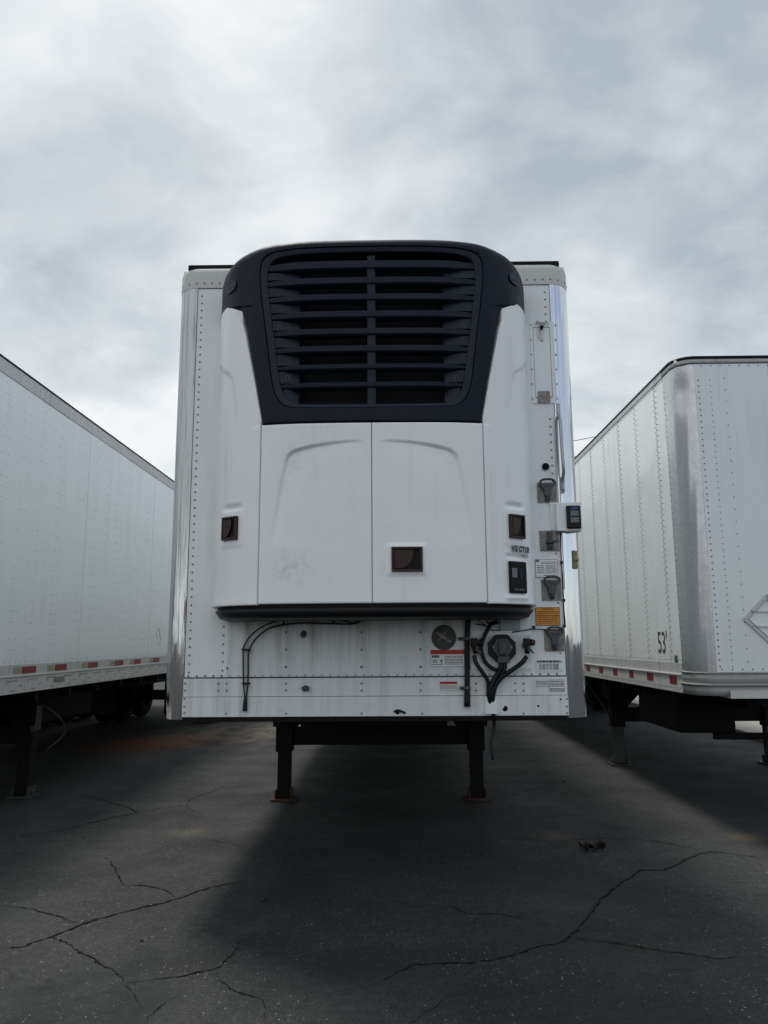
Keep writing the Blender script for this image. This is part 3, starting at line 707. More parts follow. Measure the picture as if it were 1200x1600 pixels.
# black base pan under the doors
g = MB(); n_ = 48; rows = []
for dp, z in ((-.030, 1.800), (-.030, 1.775), (-.015, 1.765), (-.045, 1.725), (-.09, 1.712)):
    rows.append([SF(-SM+.01+(2*SM-.02)*i/n_, z, dp) for i in range(n_+1)])
rows.append([V((p.x, YF-.001, 1.712)) for p in rows[-1]])
g.add([p for r_ in rows for p in r_], [(j*(n_+1)+i, j*(n_+1)+i+1, (j+1)*(n_+1)+i+1, (j+1)*(n_+1)+i) for j in range(5) for i in range(n_)], True)
g.build('base_pan', 'rubber', T)
# inner core so that nothing shines through the joints
g = MB(); n_ = 40
g.add([SF(-SM+.005+(2*SM-.01)*i/n_, z, -.04 if z < ZD1 else -.16) for z in (1.79, ZD1-.001, ZD1, 3.93) for i in range(n_+1)], [(j*(n_+1)+i, j*(n_+1)+i+1, (j+1)*(n_+1)+i+1, (j+1)*(n_+1)+i) for j in range(3) for i in range(n_)])
g.build('inner_shell', 'void_black', T)

# ---------------- fittings on the right of the front wall
def quad(px0, py0, px1, py1, d): a, b_ = w(px0, py0, d), w(px1, py1, d); return a.x, b_.x, b_.z, a.z
def plate(name, px0, py0, px1, py1, th, m_, parent=T, bev=.001, base=0.0, label=None):
    x0, x1, z0, z1 = quad(px0, py0, px1, py1, base+th); g = MB(); g.bx(x0, x1, YF-base-th, YF-base, z0, z1, bev); return g.build(name, m_, parent, label=label)
vd = plate('vent_door', 827, 503, 871, 630, .006, 'wall_white')
plate('door_leaf', 833, 512, 863, 620, .004, 'wall_white', vd, base=.007)
g = MB(); a, b_ = w(832.5, 511, .0068), w(863.6, 621, .0068); g.bx(a.x, b_.x, YF-.0068, YF-.0062, b_.z, a.z); g.build('leaf_gap', 'seam_dark', vd)
g = MB()
for px in (829.5, 868):
    for k in range(6): rv(w(px+k*.5, 508+k*23, .006), .006)
for px, py in ((843, 613), (856, 612), (844, 626), (857, 625)): rv(w(px, py, .014), .006)
g.build('rivets', 'rivet_grey', vd, kind='stuff')
plate('hinge', 840, 611, 860, 629, .004, 'plate_dirty', vd, base=.0105)
g = MB(); a = w(846, 508, .02); b_ = w(847, 532, .02); g.bar(a, b_, .014, .008, (0, 1, 0)); g.bar(w(841, 503, .02), w(852, 504, .02), .010, .010, (0, 1, 0)); g.tube([w(838, 506, .015), w(839, 502, .02), w(843, 503, .02), w(843, 508, .02)], .004, 6)
g.tube([w(850, 506, .02), w(855, 503, .025), w(857, 507, .02)], .003, 6); g.mi = 1; g.cyl(w(846.5, 511, .018), w(846.5, 511, .04), .013); g.mi = 0
g.bar(w(840.5, 512, .015), w(841.5, 528, .015), .008, .008, (0, 1, 0)); g.build('latch', ['galv', 'rubber'], vd)
# grab handle
ah, bh, ch = w(873, 634, .0), w(882, 742, .0), w(881, 766, .0)
ax, az = ah.x, ah.z
g = MB(); hx = XR-rc+.035
g.tube([w(872, 632, .01), w(873, 648, .012), w(875, 656, .06), w(878, 700, .075), w(880.5, 735, .07), w(879.5, 748, .02), w(880, 768, .012)], .0105, 8, 5)
g.box(w(872.5, 638, .012), (.022, .008, .07), None, .002); g.box(w(879.5, 762, .012), (.022, .008, .07), None, .002)
for px, py in ((872.5, 633), (873, 643), (879.3, 757), (879.7, 767)): g.dome(w(px, py, .017), NF, .006)
g.build('grab_handle', 'galv', T)
# trim strips beside the handle
g = MB(); g.bx(XR-rc-.012, XR-rc-.004, YF-.006, YF, 2.45, 3.03); g.bx(XR-rc+.004, XR-rc+.012, YF-.004, YF, 1.9, 3.03); g.build('trim_strip', 'galv', T)
g = MB(); g.cyl(w(852.5, 729), w(852.5, 729, .02), .024, .021, 18); g.mi = 1; g.cyl(w(852.5, 729, .0195), w(852.5, 729, .0215), .014, None, 14); g.build('rubber_plug', ['rubber', 'void_black'], T)
# four dummy couplings on dirty steel plates
def coupling(cx, cy, horiz=False):
    p = w(cx, cy, .004); g = MB(); hw = .062
    g.bx(p.x-hw, p.x+hw, YF-.005, YF-.0005, p.z-.066, p.z+.066, .001)
    co = g.build('coupling_plate', 'plate_dirty', T); g = MB()
    for a, b_ in ((-.05, -.05), (.05, -.05), (-.05, .0), (.05, .0), (-.05, .05), (.05, .05)): g.dome((p.x+a, YF-.005, p.z+b_), NF, .006)
    g.build('rivets', 'rivet_grey', co, kind='stuff'); g = MB(); q = lambda a, d, b_: V((p.x+a, YF-d, p.z+b_))
    if not horiz:
        g.tube([q(-.036, .03, .044), q(-.048, .035, .060), q(-.034, .04, .078), q(0, .042, .082), q(.034, .04, .078), q(.048, .035, .060), q(.036, .03, .044)], .0075, 8, 5)
        g.prism([q(-.046, .020, .056), q(.046, .020, .056), q(.040, .020, .036), q(.022, .020, .016), q(.020, .020, -.024), q(-.020, .020, -.024), q(-.022, .020, .016), q(-.040, .020, .036)], (0, -.022, 0))
        g.box(q(0, .036, -.006), (.020, .014, .044), None, .004); g.box(q(0, .044, .044), (.040, .006, .012), None, .002)
        g.cyl(q(0, .022, -.024), q(0, .022, -.056), .017, .015); g.dome(q(0, .036, -.034), NF, .009)
    else:
        g.box(q(0, .022, .030), (.030, .03, .060), None, .006); g.cyl(q(0, .024, .0), q(0, .024, -.018), .026); g.cyl(q(0, .022, -.02), q(0, .022, -.055), .016, .018)
        g.bar(q(-.02, .03, -.004), q(.058, .03, -.002), .010, .010); g.dome(q(0, .037, .028), NF, .010); g.dome(q(0, .038, -.034), NF, .009)
    g.build('coupler', 'coupler_grey', co)
coupling(854.5, 770); coupling(858.5, 845, True); coupling(861.5, 922); coupling(866, 1001)
# status light box mounted on the corner
x0, x1, z0, z1 = quad(869, 785, 910, 829, .06)
g = MB(); g.bx(x0, x1, YF-.055, YF+.04, z0, z1, .004); sb = g.build('status_box', 'wall_white', T)
g = MB(); a, b_ = w(859, 785, .006), w(869, 829, .006); g.bx(a.x, b_.x+.01, YF-.006, YF-.001, b_.z, a.z, .001)
for py in (789, 807, 827): g.dome(w(864, py, .006), NF, .007)
g.build('flange', 'wall_white', sb)
c0_ = w(896, 808, .06); g = MB()
g.box((c0_.x, YF-.064, c0_.z), (.092, .022, .148), None, .010); dv_ = g.build('display', 'rubber', sb)
g = MB()
for k in (.022, -.020): g.box((c0_.x+.004, YF-.076, c0_.z+k), (.052, .003, .034), None, .0012)
g.build('display_pane', 'screen_grey', sb); g = MB(); n_ = 20
g.add([V((c0_.x+.004+.024*cos(2*pi*i/n_), YF-.0765, c0_.z+.055+.010*sin(2*pi*i/n_))) for i in range(n_)], [tuple(range(n_))]); g.build('badge', 'display_blue', sb)
g = MB(); text('Carrier', .014, (c0_.x+.004, YF-.0775, c0_.z+.051), (1, 0, 0), (0, 0, 1), g, 'CENTER', shear=.3); g.build('badge_print', 'logo_line', sb)
# thin lead from the box
g = MB(); g.tube([w(890, 829, .05), w(879, 828, .03), w(876.5, 834, .012), w(877, 870, .012), w(879, 900, .012), w(881, 950, .012), w(882, 980, .010), w(865, 984, .012), w(838, 983, .02), w(825, 984, .02), w(800, 988, .02)], .0035, 6, 6)
for px, py in ((878, 829), (877.5, 879), (881, 938), (882, 978), (834, 980)): g.box(w(px, py, .012), (.018, .014, .020), None, .003)
g.build('sensor_lead', 'cable_black', T)
# amber marker lamp on the polished post
a = radians(38); pc = V((XR-rc+(rc+.008)*sin(a), YF+rc-(rc+.008)*cos(a), w(886, 874).z)); nn = V((sin(a), -cos(a), 0)); xx = V((cos(a), sin(a), 0)); R = Matrix((xx, -nn, V((0, 0, 1)))).transposed()
g = MB(); g.box(pc, (.040, .020, .118), R, .009)
for k in (-.04, .04): g.dome(pc+V((0, 0, k))+nn*.011, nn, .007)
ml = g.build('marker_lamp', 'amber_base', T); g = MB(); g.dome(pc+nn*.010, nn, .017, .016, 12); g.build('lens', 'amber', ml)
# stickers
def sticker(name, px0, py0, px1, py1, base, prints, d=.006, wonk=0, label=None):
    x0, x1, z0, z1 = quad(px0, py0, px1, py1, d); g = MB(); g.bx(x0, x1, YF-d, YF-d+.0015, z0, z1); st_ = g.build(name, base, T, label=label)
    for (mname, rects, texts) in prints:
        g = MB()
        for (a, b_, c, e_) in rects:
            g.add([(x0+(x1-x0)*i, YF-d-.001, z1-(z1-z0)*j) for i, j in ((a, b_), (c, b_), (c, e_), (a, e_))], [(0, 1, 2, 3)])
        for (s_, sz, tx_, ty_, al) in texts: text(s_, sz, (x0+(x1-x0)*tx_, YF-d-.0015, z1-(z1-z0)*ty_), (1, 0, 0), (0, 0, 1), g, al, off=sz*.02)
        g.build('print', mname, st_)
    return st_
def border(t_=.012, k=1.35): return [(0, 0, 1, t_*k), (0, 1-t_*k, 1, 1), (0, 0, t_, 1), (1-t_, 0, 1, 1)]
rnd = random.Random(4)
def lines(x0, x1, y0, y1, n, h=.35, cols=1):
    L = []
    for k in range(n):
        y = y0+(y1-y0)*k/n; x = x0
        while x < x1-.02:
            q = min(x1, x+rnd.uniform(.04, .16)*cols); L.append((x, y, q, y+(y1-y0)/n*h)); x = q+.02
    return L
sticker('label_sticker', 836, 874, 872, 902, 'paper_white', [('print_dark', border() + lines(.28, .94, .14, .3, 2) + lines(.08, .4, .34, .82, 5) + lines(.46, .94, .34, .82, 6) + [(.36, .88, .9, .92)], []), ('print_teal', [(.02, .02, .18, .15)], [])], label='white specification sticker')
sticker('caution_sticker', 836.5, 949, 875.5, 977, 'sticker_orange', [('print_dark', border(.02) + lines(.08, .92, .22, .40, 2, .45) + lines(.08, .92, .46, .95, 5, .38) + [(.03, .44, .97, .455)], [('CAUTION', .017, .5, .16, 'CENTER')])], label='orange caution sticker')
sticker('barcode_sticker', 838, 1031, 877, 1049, 'paper_white', [('print_dark', [(.06+k*.027+rnd.uniform(0, .008), .34, .06+k*.027+rnd.choice((.01, .016, .02)), .86) for k in range(32) if rnd.random() > .12] + lines(.02, .98, .06, .28, 1, .8), [])], label='barcode sticker')
sticker('label_sticker', 838, 1062.5, 857, 1072.5, 'paper_white', [('print_dark', border(.03) + lines(.08, .92, .2, .9, 4, .5), [])], d=.0065)
sticker('label_sticker', 858.5, 1062, 882, 1080, 'paper_white', [('print_dark', border(.03) + lines(.06, .94, .12, .66, 4, .5) + lines(.05, .95, .74, .95, 2, .6), [])], d=.0065)
sticker('warning_sticker', 672.5, 1015.5, 726, 1042, 'paper_white', [('print_red', [(0, 0, 1, .26)], []), ('print_dark', [(0, .26, .008, 1), (.992, .26, 1, 1), (0, .98, 1, 1)] + lines(.42, .95, .36, .9, 6, .4) + [(.28, .62, .38, .66), (.30, .56, .33, .78), (.05, .84, .36, .87)] + lines(.06, .2, .58, .8, 3, .5) + [(.04+k*.045, .31, .075+k*.045, .46) for k in range(5)], [])], label='white warning sticker with a red head')
sticker('warning_sticker', 687.5, 1065, 714.5, 1078.5, 'paper_white', [('print_red', [(0, 0, 1, .3)], []), ('print_dark', border(.02) + lines(.06, .94, .42, .92, 4, .45), [])], d=.0065, label='small white warning sticker with a red head')
# dark round vent disc with its ribs
c = w(693.5, 996, .004); g = MB(); g.cyl((c.x, YF-.004, c.z), (c.x, YF-.016, c.z), .078, .074, 32)
g.cyl((c.x, YF-.016, c.z), (c.x, YF-.021, c.z), .062, .060, 28); g.mi = 1
g.bar((c.x-.045, YF-.023, c.z+.030), (c.x+.045, YF-.023, c.z-.030), .012, .008, (0, 1, 0)); g.bar((c.x-.04, YF-.022, c.z-.025), (c.x+.02, YF-.022, c.z+.045), .006, .006, (0, 1, 0))
g.build('vent_disc', ['disc_grey', 'plate_dirty'], T)
for px, py, dd in ((473, 994, (.3, .5)), (473.5, 1076, (.8, .1))):
    p = w(px, py, .005); g = MB(); k = V((dd[0], -.9, dd[1])).normalized(); g.cyl(p, p+k*.045, .014, .016, 10); g.cyl(p+k*.02, p+k*.03, .019, .019, 10); g.build('drain_fitting', 'coupler_grey', T)
g = MB(); g.cyl(w(789, 1107, .009), w(789, 1107, .0105), .017, None, 20); g.build('bumper_hole', 'void_black', T)
g = MB(); g.cyl(w(841, 1103, .009), w(841, 1103, .0115), .007, None, 10); g.cyl(w(876, 1092.5, .009), w(876, 1092.5, .0115), .006, None, 10); g.build('bumper_bolts', 'frame_black', T, kind='stuff')
# the two drain tubes on the left
for pts, dd in (([(566, 967), (560, 972), (548, 975), (525, 974.5), (500, 974), (470, 973.5), (445, 976), (420, 982), (400, 998), (390, 1015), (388, 1030), (388, 1050), (387, 1070), (385.5, 1085), (384, 1096)], .03),
                (([(566, 967), (552, 973), (540, 971), (525, 969), (500, 968.5), (470, 968), (450, 967.5), (435, 970), (412, 978), (393, 992), (383, 1006), (380, 1016), (380, 1040), (380.5, 1066), (382, 1085), (384, 1096)]), .018)):
    g = MB(); g.tube([w(x_, y_, dd+(.03 if i < 2 else 0)) for i, (x_, y_) in enumerate(pts)], .0062 if dd > .02 else .0048, 7, 4); dh = g.build('drain_hose', 'cable_black', T)
g = MB(); g.tube([w(384, 1090, .022), w(383, 1098, .024), w(382.5, 1111, .024)], lambda q: .011+.004*q, 8, 4); g.build('hose_nozzle', 'rubber', T)
g = MB()
for px, py, hz in ((384, 1015, 1), (384.5, 1068, 1), (443, 972, 0), (521, 971, 0)):
    g = MB(); p = w(px, py, .024); g.box(p, (.050, .028, .012) if hz else (.012, .028, .040), None, .004)
    g.build('hose_clip', 'rubber', T)
# thick black rubber hose, centre right
g = MB(); g.tube([w(733, 960, .06), w(731, 975, .03), w(729.5, 1000, .022), w(730, 1030, .022), w(730, 1070, .022), w(730, 1104, .024)], lambda q: .017 if q < .8 else .017+.004*(q-.8)*5, 10, 4); g.build('drain_hose', 'rubber', T, label='thick black drain hose left of the socket')
g = MB()
for px, py in ((722, 998), (724, 1075)): g = MB(); p = w(px, py, .02); g.box(p, (.040, .022, .014), None, .003); g.box(w(730, py, .036), (.042, .012, .018), None, .003); g.cyl(p, p+V((-.02, -.01, 0)), .010); g.build('hose_clip', 'coupler_grey', T)
# socket plate, socket, glad hands and hoses
sp = plate('socket_plate', 736, 985, 831, 1048, .003, 'band_white', base=.0045)
for (a, b_) in ((985, 993), (1038, 1045)): plate('socket_strip', 735.5, a, 832, b_, .004, 'wall_white', base=.009)
g = MB(); bq = w(797, 974, .03); g.box((bq.x, YF-.022, bq.z), (.125, .040, .080), None, .004); g.dome((bq.x+.012, YF-.042, bq.z), NF, .010); jb = g.build('junction_box', 'box_grey', T)
c = w(784, 1013, .03)
g = MB(); g.prism([V((c.x+r_*cos(a), YF-.0145, c.z+r_*sin(a))) for a, r_ in ((pi/8+k*pi/4, .092) for k in range(8))], (0, -.032, 0))
so_ = g.build('socket_housing', 'rubber', T)
g = MB(); g.prism([V((c.x+.052*cos(a)*1.25, YF-.047, c.z+.005+.058*sin(a))) for a in (k*pi/3 for k in range(6))], (0, -.016, 0)); g.box((c.x, YF-.073, c.z+.002), (.052, .030, .085), None, .012)
g.box((c.x+.004, YF-.065, c.z-.068), (.072, .022, .040), None, .005); g.box((c.x, YF-.086, c.z+.004), (.030, .010, .040), None, .004); g.build('socket_cover', 'coupler_grey', so_)
g = MB()
for sx in (-.052, .054): g.dome((c.x+sx, YF-.063, c.z+.008), NF, .007)
g.build('bolt', 'galv', so_, kind='stuff')
for px, side, lab in ((741, -1, 'left air coupling'), (822, 1, 'right air coupling with a dull red cap')):
    p = w(px, 1008, .03); g = MB(); g.cyl((p.x, YF-.008, p.z+.0), (p.x, YF-.035, p.z), .020); g.box((p.x, YF-.046, p.z+.012), (.040, .030, .062), None, .008); g.cyl((p.x, YF-.046, p.z-.005), (p.x+.004, YF-.046, p.z-.052), .017, .014)
    g.cyl((p.x, YF-.05, p.z+.02), (p.x, YF-.068, p.z+.02), .022, .018); g.mi = 1; g.cyl((p.x+(.022 if side > 0 else .026), YF-.052, p.z+.018), (p.x+(.050 if side > 0 else .046), YF-.052, p.z+.014), .022, .018, 10)
    g.mi = 2; g.box((p.x+.012, YF-.066, p.z-.022), (.014, .010, .034), None, .003); g.bar((p.x+.018, YF-.05, p.z-.02), (p.x+.04, YF-.056, p.z-.050), .012, .010)
    g.build('air_coupling', ['rubber', 'glad_red' if side > 0 else 'rubber', 'coupler_grey'], T, label=lab)
hoses = [([(741, 1024, .04), (744, 1036, .05), (755, 1052, .05), (762, 1064, .045), (763, 1080, .04), (762, 1096, .03)], .013),
         ([(823, 1026, .05), (815, 1036, .06), (800, 1047, .06), (785, 1058, .055), (775, 1070, .05), (771, 1084, .045), (770, 1098, .03)], .014),
         ([(783, 1032, .05), (782, 1044, .055), (776, 1056, .05), (768, 1070, .05), (765, 1084, .045), (765, 1098, .03)], .017),
         ([(790, 1030, .05), (788, 1046, .05), (781, 1060, .05), (773, 1074, .05), (769, 1086, .045), (768, 1098, .03)], .013),
         ([(777, 971, .03), (768, 975, .035), (762, 984, .035), (755, 998, .035), (752, 1014, .035), (757, 1032, .035), (766, 1042, .04), (778, 1048, .04), (781, 1052, .04)], .012)]
for pts, r_ in hoses:
    g = MB(); g.tube([w(*q) for q in pts], r_, 10, 5); g.build('air_hose', 'rubber', T)
for pts in ([(740, 962, .03), (752, 972, .03), (762, 980, .03), (772, 976, .03), (784, 972, .03)], [(745, 975, .02), (758, 978, .02), (770, 985, .02), (786, 984, .02)], [(748, 963, .02), (757, 967, .02), (764, 974, .025), (772, 970, .02)]):
    g = MB(); g.tube([w(*q) for q in pts], .0032, 6, 5); g.build('wire', 'cable_black', T)
# bracket the hoses drop into
x0, x1, z0, z1 = quad(750, 1088, 783, 1116, .04)
g = MB(); g.bx(x0, x1, YF-.014, YF-.0095, z0, z1, .001); xa, xb = w(758, 1100, .04).x, w(777, 1100, .04).x
g.bx(xa, xb, YF-.045, YF-.040, z0+.003, z1, .001); g.bx(xa, xa+.004, YF-.040, YF-.014, z0+.003, z1); g.bx(xb-.004, xb, YF-.040, YF-.014, z0+.003, z1)
for px in (753, 780):
    for py in (1092, 1112): g.dome(w(px, py, .0145), NF, .006)
g.build('hose_bracket', 'wall_white', T)
g = MB(); g.tube([V((xa+.05, YF-.02, 1.15)), atY(772, 1130, YF+.02), atY(771, 1145, YF+.02), atY(767.5, 1160, YF+.01), atY(769, 1175, YF), atY(770, 1187, YF)], .011, 8, 5); g.build('hanging_hose', 'rubber', T)
g = MB(); g.tube([w(616, 1112, .01), w(621, 1110, .03), w(626, 1111, .03), w(633, 1114, .012)], .007, 6, 3); g.dome(w(621, 1113, .01), NF, .014); g.build('torn_tab', 'rubber', T)

# ---------------- running gear shared by all three trailers
def landing(parent, xl, xr, y, topz, foot='rusty', lower='frame_black', gus=True):
    for x, inn in ((xl, 1), (xr, -1)):
        g = MB(); g.bx(x-.085, x+.085, y-.085, y+.085, .48, topz, .006)
        g.prism([(x-inn*.12, y-.09, topz), (x+inn*.40, y-.09, topz), (x+inn*.34, y-.09, topz-.08), (x+inn*.11, y-.09, topz-.40), (x-inn*.11, y-.09, topz-.40), (x-inn*.12, y-.09, topz-.30)], (0, -.012, 0))
        if gus: g.bar((x+inn*.05, y, topz-.42), (x+inn*.48, y, topz-.02), .06, .06)
        lg = g.build('landing_leg', 'frame_black', parent)
        g = MB(); g.bx(x-.065, x+.065, y-.065, y+.065, .03, .50, .004); g.build('inner_leg', lower, lg)
        g = MB(); g.bx(x-.13, x+.13, y-.13, y+.13, .003, .022, .004); g.bx(x-.10, x+.10, y-.03, y+.03, .022, .07, .006); g.bx(x-.085, x-.072, y-.09, y+.09, .022, .11); g.bx(x+.072, x+.085, y-.09, y+.09, .022, .11); g.build('foot', foot, lg)
    g = MB(); g.bx(xl+.085, xr-.085, y-.03, y+.03, .54, .72, .005); g.build('cross_brace', 'frame_black', parent)
def bogie(parent, xc, y0, topz=1.1):
    g = MB()
    for x in (xc-.5, xc+.5): g.bx(x-.05, x+.05, y0-1.2, y0+2.4, .72, topz-.01)
    g.build('bogie_frame', 'frame_black', parent)
    first = None
    for y in (y0, y0+1.25):
        g = MB(); g.cyl((xc-1.1, y, .5), (xc+1.1, y, .5), .065); g.build('axle', 'frame_black', parent)
        for sx in (-1, 1):
            if first is None:
                g = MB()
                for off in (1.12, .80):
                    a, b_ = xc+sx*(off-.13), xc+sx*(off+.13); n_ = 32
                    pr = [(.29, -.12), (.44, -.13), (.49, -.10), (.50, 0), (.49, .10), (.44, .13), (.29, .12)]
                    vs = [V((xc+sx*off+q, y+r_*cos(2*pi*k/n_), .5+r_*sin(2*pi*k/n_))) for r_, q in pr for k in range(n_)]
                    g.add(vs, [(j*n_+k, j*n_+(k+1) % n_, (j+1)*n_+(k+1) % n_, (j+1)*n_+k) for j in range(6) for k in range(n_)], True)
                wh = g.build('wheel', 'tyre', parent); g = MB()
                g.cyl((xc+sx*1.08, y, .5), (xc+sx*1.20, y, .5), .29, .27, 24); g.cyl((xc+sx*1.20, y, .5), (xc+sx*1.27, y, .5), .11, .09, 16); rm = g.build('rim', 'rim', wh); first = (wh, rm, sx, y)
            else:
                wh, rm, s0, yy = first; w2 = wh.copy(); col_link(w2); w2.location = (sx*s0*wh.location.x if s0 == sx else -wh.location.x, wh.location.y+y-yy, wh.location.z)
                r2_ = rm.copy(); col_link(r2_); r2_.parent = w2
                if sx != s0: w2.rotation_euler = (0, 0, pi)
def beams(parent, x0, x1, ys, z0, z1):
    for y in ys:
        g = MB(); g.bx(x0, x1, y-.03, y+.03, z0, z1); g.build('crossmember', 'frame_black', parent)
landing(T, -1.13+.0, .835, 8.22, ZB)
for x in (-.75, .5): g = MB(); g.bx(x-.06, x+.06, YF+.7, 9.6, ZB-.14, ZB-.004); g.build('chassis_rail', 'frame_black', T)
beams(T, XL+.06, XR-.06, [9.8+k*.9 for k in range(12)], ZB-.09, ZB+.008); bogie(T, XC, 17.2, ZB)
g = MB(); g.bx(-.62, .35, YF+.35, YF+1.4, ZB-.10, ZB-.032, .01); g.cyl((XC, YF+.9, ZB-.1), (XC, YF+.9, ZB-.2), .045); g.build('kingpin_plate', 'frame_black', T)
# ================================================================ DRY VANS
def van(T, x0, x1, yf, zb, zt, vis, m_side, m_front, seams, cornerlen):
    """vis = +1 when the right side faces the lens, -1 the left"""
    XS = x1 if vis > 0 else x0; XO = x0 if vis > 0 else x1; yb = yf+16.1
    NS = V((vis, 0, 0)); zpan, zcap = zb+.26, zt-(.14 if vis > 0 else .068)
    ys = list(seams); 
    # side panels, each overlapping the next by a hair
    for k, (a, b_) in enumerate(zip(ys, ys[1:])):
        g = MB(); o_ = .0015*(k % 2); e_ = .0015 if vis > 0 else .004; g.bx(XS-vis*.03, XS+vis*(o_), a+e_, b_-e_, zpan, zcap); g.build('side_panel', m_side, T)
    g = MB(); g.bx(XO, XO+vis*.03, yf+.1, yb, zpan, zcap); g.build('side_panel', m_side, T)
    g = MB(); g.bx(min(x0, x1)+.035, max(x0, x1)-.035, yb-.05, yb, zb, zt-.05); g.build('rear_wall', m_front, T)
    g = MB(); g.bx(min(x0, x1)+.01, max(x0, x1)-.01, yf+.05, yb, zt-.04, zt-.004); g.build('roof', m_front, T)
    g = MB(); g.bx(min(x0, x1)+.04, max(x0, x1)-.04, yf+.08, yb-.06, zb+.02, zpan-.02); g.build('floor', 'frame_black', T)
    for X, s_ in ((XS, vis), (XO, -vis)):
        g = MB(); g.bx(X-s_*.02, X+s_*.010, yf+cornerlen, yb, zcap+.001, zt-.012, .003); g.mi = 1; g.bx(X-s_*.02, X+s_*.016, yf+cornerlen, yb, zt-.012, zt+.006, .003); g.build('top_rail', ['rail_alloy', 'frame_black'], T)
        g = MB(); g.bx(X-s_*.02, X+s_*.006, yf+cornerlen, yb, zb+.165, zpan-.001); g.build('side_strip', 'rail_alloy', T)
        g = MB(); g.bx(X-s_*.03, X+s_*.012, yf+cornerlen, yb, zb, zb+.15, .004); g.bx(X-s_*.03, X+s_*.024, yf+cornerlen, yb, zb+.15, zb+.165, .003); g.build('bottom_rail', 'cap_alloy', T)
    return XS, NS, zpan, zcap, yb
# left van
TL_ = thing('dry_van_trailer', (-4.8, 5.0, 0), 'plain white box trailer at the left edge, red and white tape along its bottom rail', 'trailer')
XS, NS, zpan, zcap, yb = van(TL_, -6.10, -3.50, 4.95, 1.13, 4.13, 1, 'van_white', 'van_white', [5.05]+[6.2+1.22*k for k in range(13)]+[21.05], .10)
g = MB(); g.bx(-6.10, -3.50, 4.90, 4.95, 1.13, 4.12, .01); g.build('front_wall', 'van_white', TL_)
g = MB(); rr = random.Random(3)
def rv2(y, z, r=.006): g.dome((XS+.0015, y, z), NS, r, .003, 5)
y = 5.3
while y < 18:
    z = zpan+.04
    while z < zcap: 
        for k in (0, .045, .12): 
            if rr.random() < .72: rv2(y+k+rr.uniform(-.002, .002), z, .0052)
        z += .10 + (.05 if rr.random() < .2 else 0)
    y += rr.choice((.38, .42, .61))
y = 5.1
while y < 18: rv2(y, zpan+.022, .006); g.dome((XS+.010, y, 4.06), NS, .006, .004, 5); g.dome((XS+.010, y+.05, 4.10), NS, .005, .004, 5); g.dome((XS+.010, y, 4.015), NS, .005, .004, 5); y += .10
g.build('rivets', 'rivet_mid', TL_, kind='stuff')
def ysd(px, py): return atX(px, py, XS).y
for (a, b_, c, py) in ((19, 32, 55, 1050), (73, 84, 103, 1046), (127, 136, 152, 1041), (171, 178, 192, 1037), (202, 208, 219, 1035), (233, 238.5, 248, 1033)):
    zc_ = atX(b_, py, XS).z; zc_ = 1.338
    g = MB(); y0, y1, y2 = ysd(a, py), ysd(b_, py), ysd(c, py)
    g.bx(XS+.006, XS+.0075, y0, y1, zc_-.030, zc_+.030); g.mi = 1; g.bx(XS+.006, XS+.0075, y1+.01, y2, zc_-.032, zc_+.032); g.build('reflective_tape', ['tape_worn', 'tape_red'], TL_)
for k in range(14):
    y0 = 12.3+k*1.15; g = MB(); g.bx(XS+.006, XS+.0075, y0, y0+.14, 1.308, 1.368); g.mi = 1; g.bx(XS+.006, XS+.0075, y0+.15, y0+.45, 1.306, 1.370)
    if y0 < 20: g.build('reflective_tape', ['tape_worn', 'tape_red'], TL_)
g = MB(); y = 5.4
while y < 18:
    g.bx(XS+.012, XS+.015, y, y+.20, 1.245, 1.252); g.bx(XS+.012, XS+.015, y, y+.008, 1.215, 1.25); g.bx(XS+.012, XS+.015, y+.24, y+.30, 1.195, 1.203); g.bx(XS+.012, XS+.016, y+.10, y+.16, 1.155, 1.163); y += .41
g.build('rail_slots', 'plate_dirty', TL_, kind='stuff')
q = atX(90, 1061, XS); g = MB(); g.bx(XS+.012, XS+.022, q.y-.12, q.y+.12, q.z-.025, q.z+.025, .004); g.build('marker_lamp', 'plate_dirty', TL_)
mat('scribble', (.32, .34, .35), .6)
g = MB()
for pts in ([(246, 984), (244, 990), (246, 996), (249.5, 990), (248, 982), (246, 984)], [(249.5, 986), (250.5, 1000), (247, 1008)]):
    L = [atX(x_, y_, XS+.002) for x_, y_ in pts]; g.tube(L, .004, 4, 4)
g.build('paint_scribble', 'scribble', TL_)
landing(TL_, -5.85, -3.90, 8.42, 1.13, 'grey_steel', 'frame_black'); bogie(TL_, -4.8, 16.2, 1.13)
beams(TL_, -6.05, -3.55, [5.4+k*.8 for k in range(14)], 1.03, 1.145)
for x in (-5.4, -4.2): g = MB(); g.bx(x-.06, x+.06, 5.5, 9.8, .98, 1.12); g.build('chassis_rail', 'frame_black', TL_)
g = MB(); g.tube([(-3.82, 8.5, .95), (-3.66, 8.6, .80), (-3.62, 8.7, .62), (-3.75, 8.55, .45)], .008, 6, 5); g.box((-3.82, 8.42, .80), (.03, .20, .26), None, .01); g.build('crank_handle', 'grey_steel', TL_)
# right van
YR = 6.62
TR_ = thing('dry_van_trailer', (3.85, YR, 0), 'white box trailer at the right edge with riveted side panels and a black 53 mark', 'trailer')
XRL, XRR = 2.55, 5.15
sm = [6.97, 7.23] + [7.23+.615*k for k in range(1, 24)] + [22.7]
XS, NS, zpan, zcap, yb = van(TR_, XRL, XRR, YR, 1.12, 4.085, -1, 'van_side', 'van_white', sm, .35)
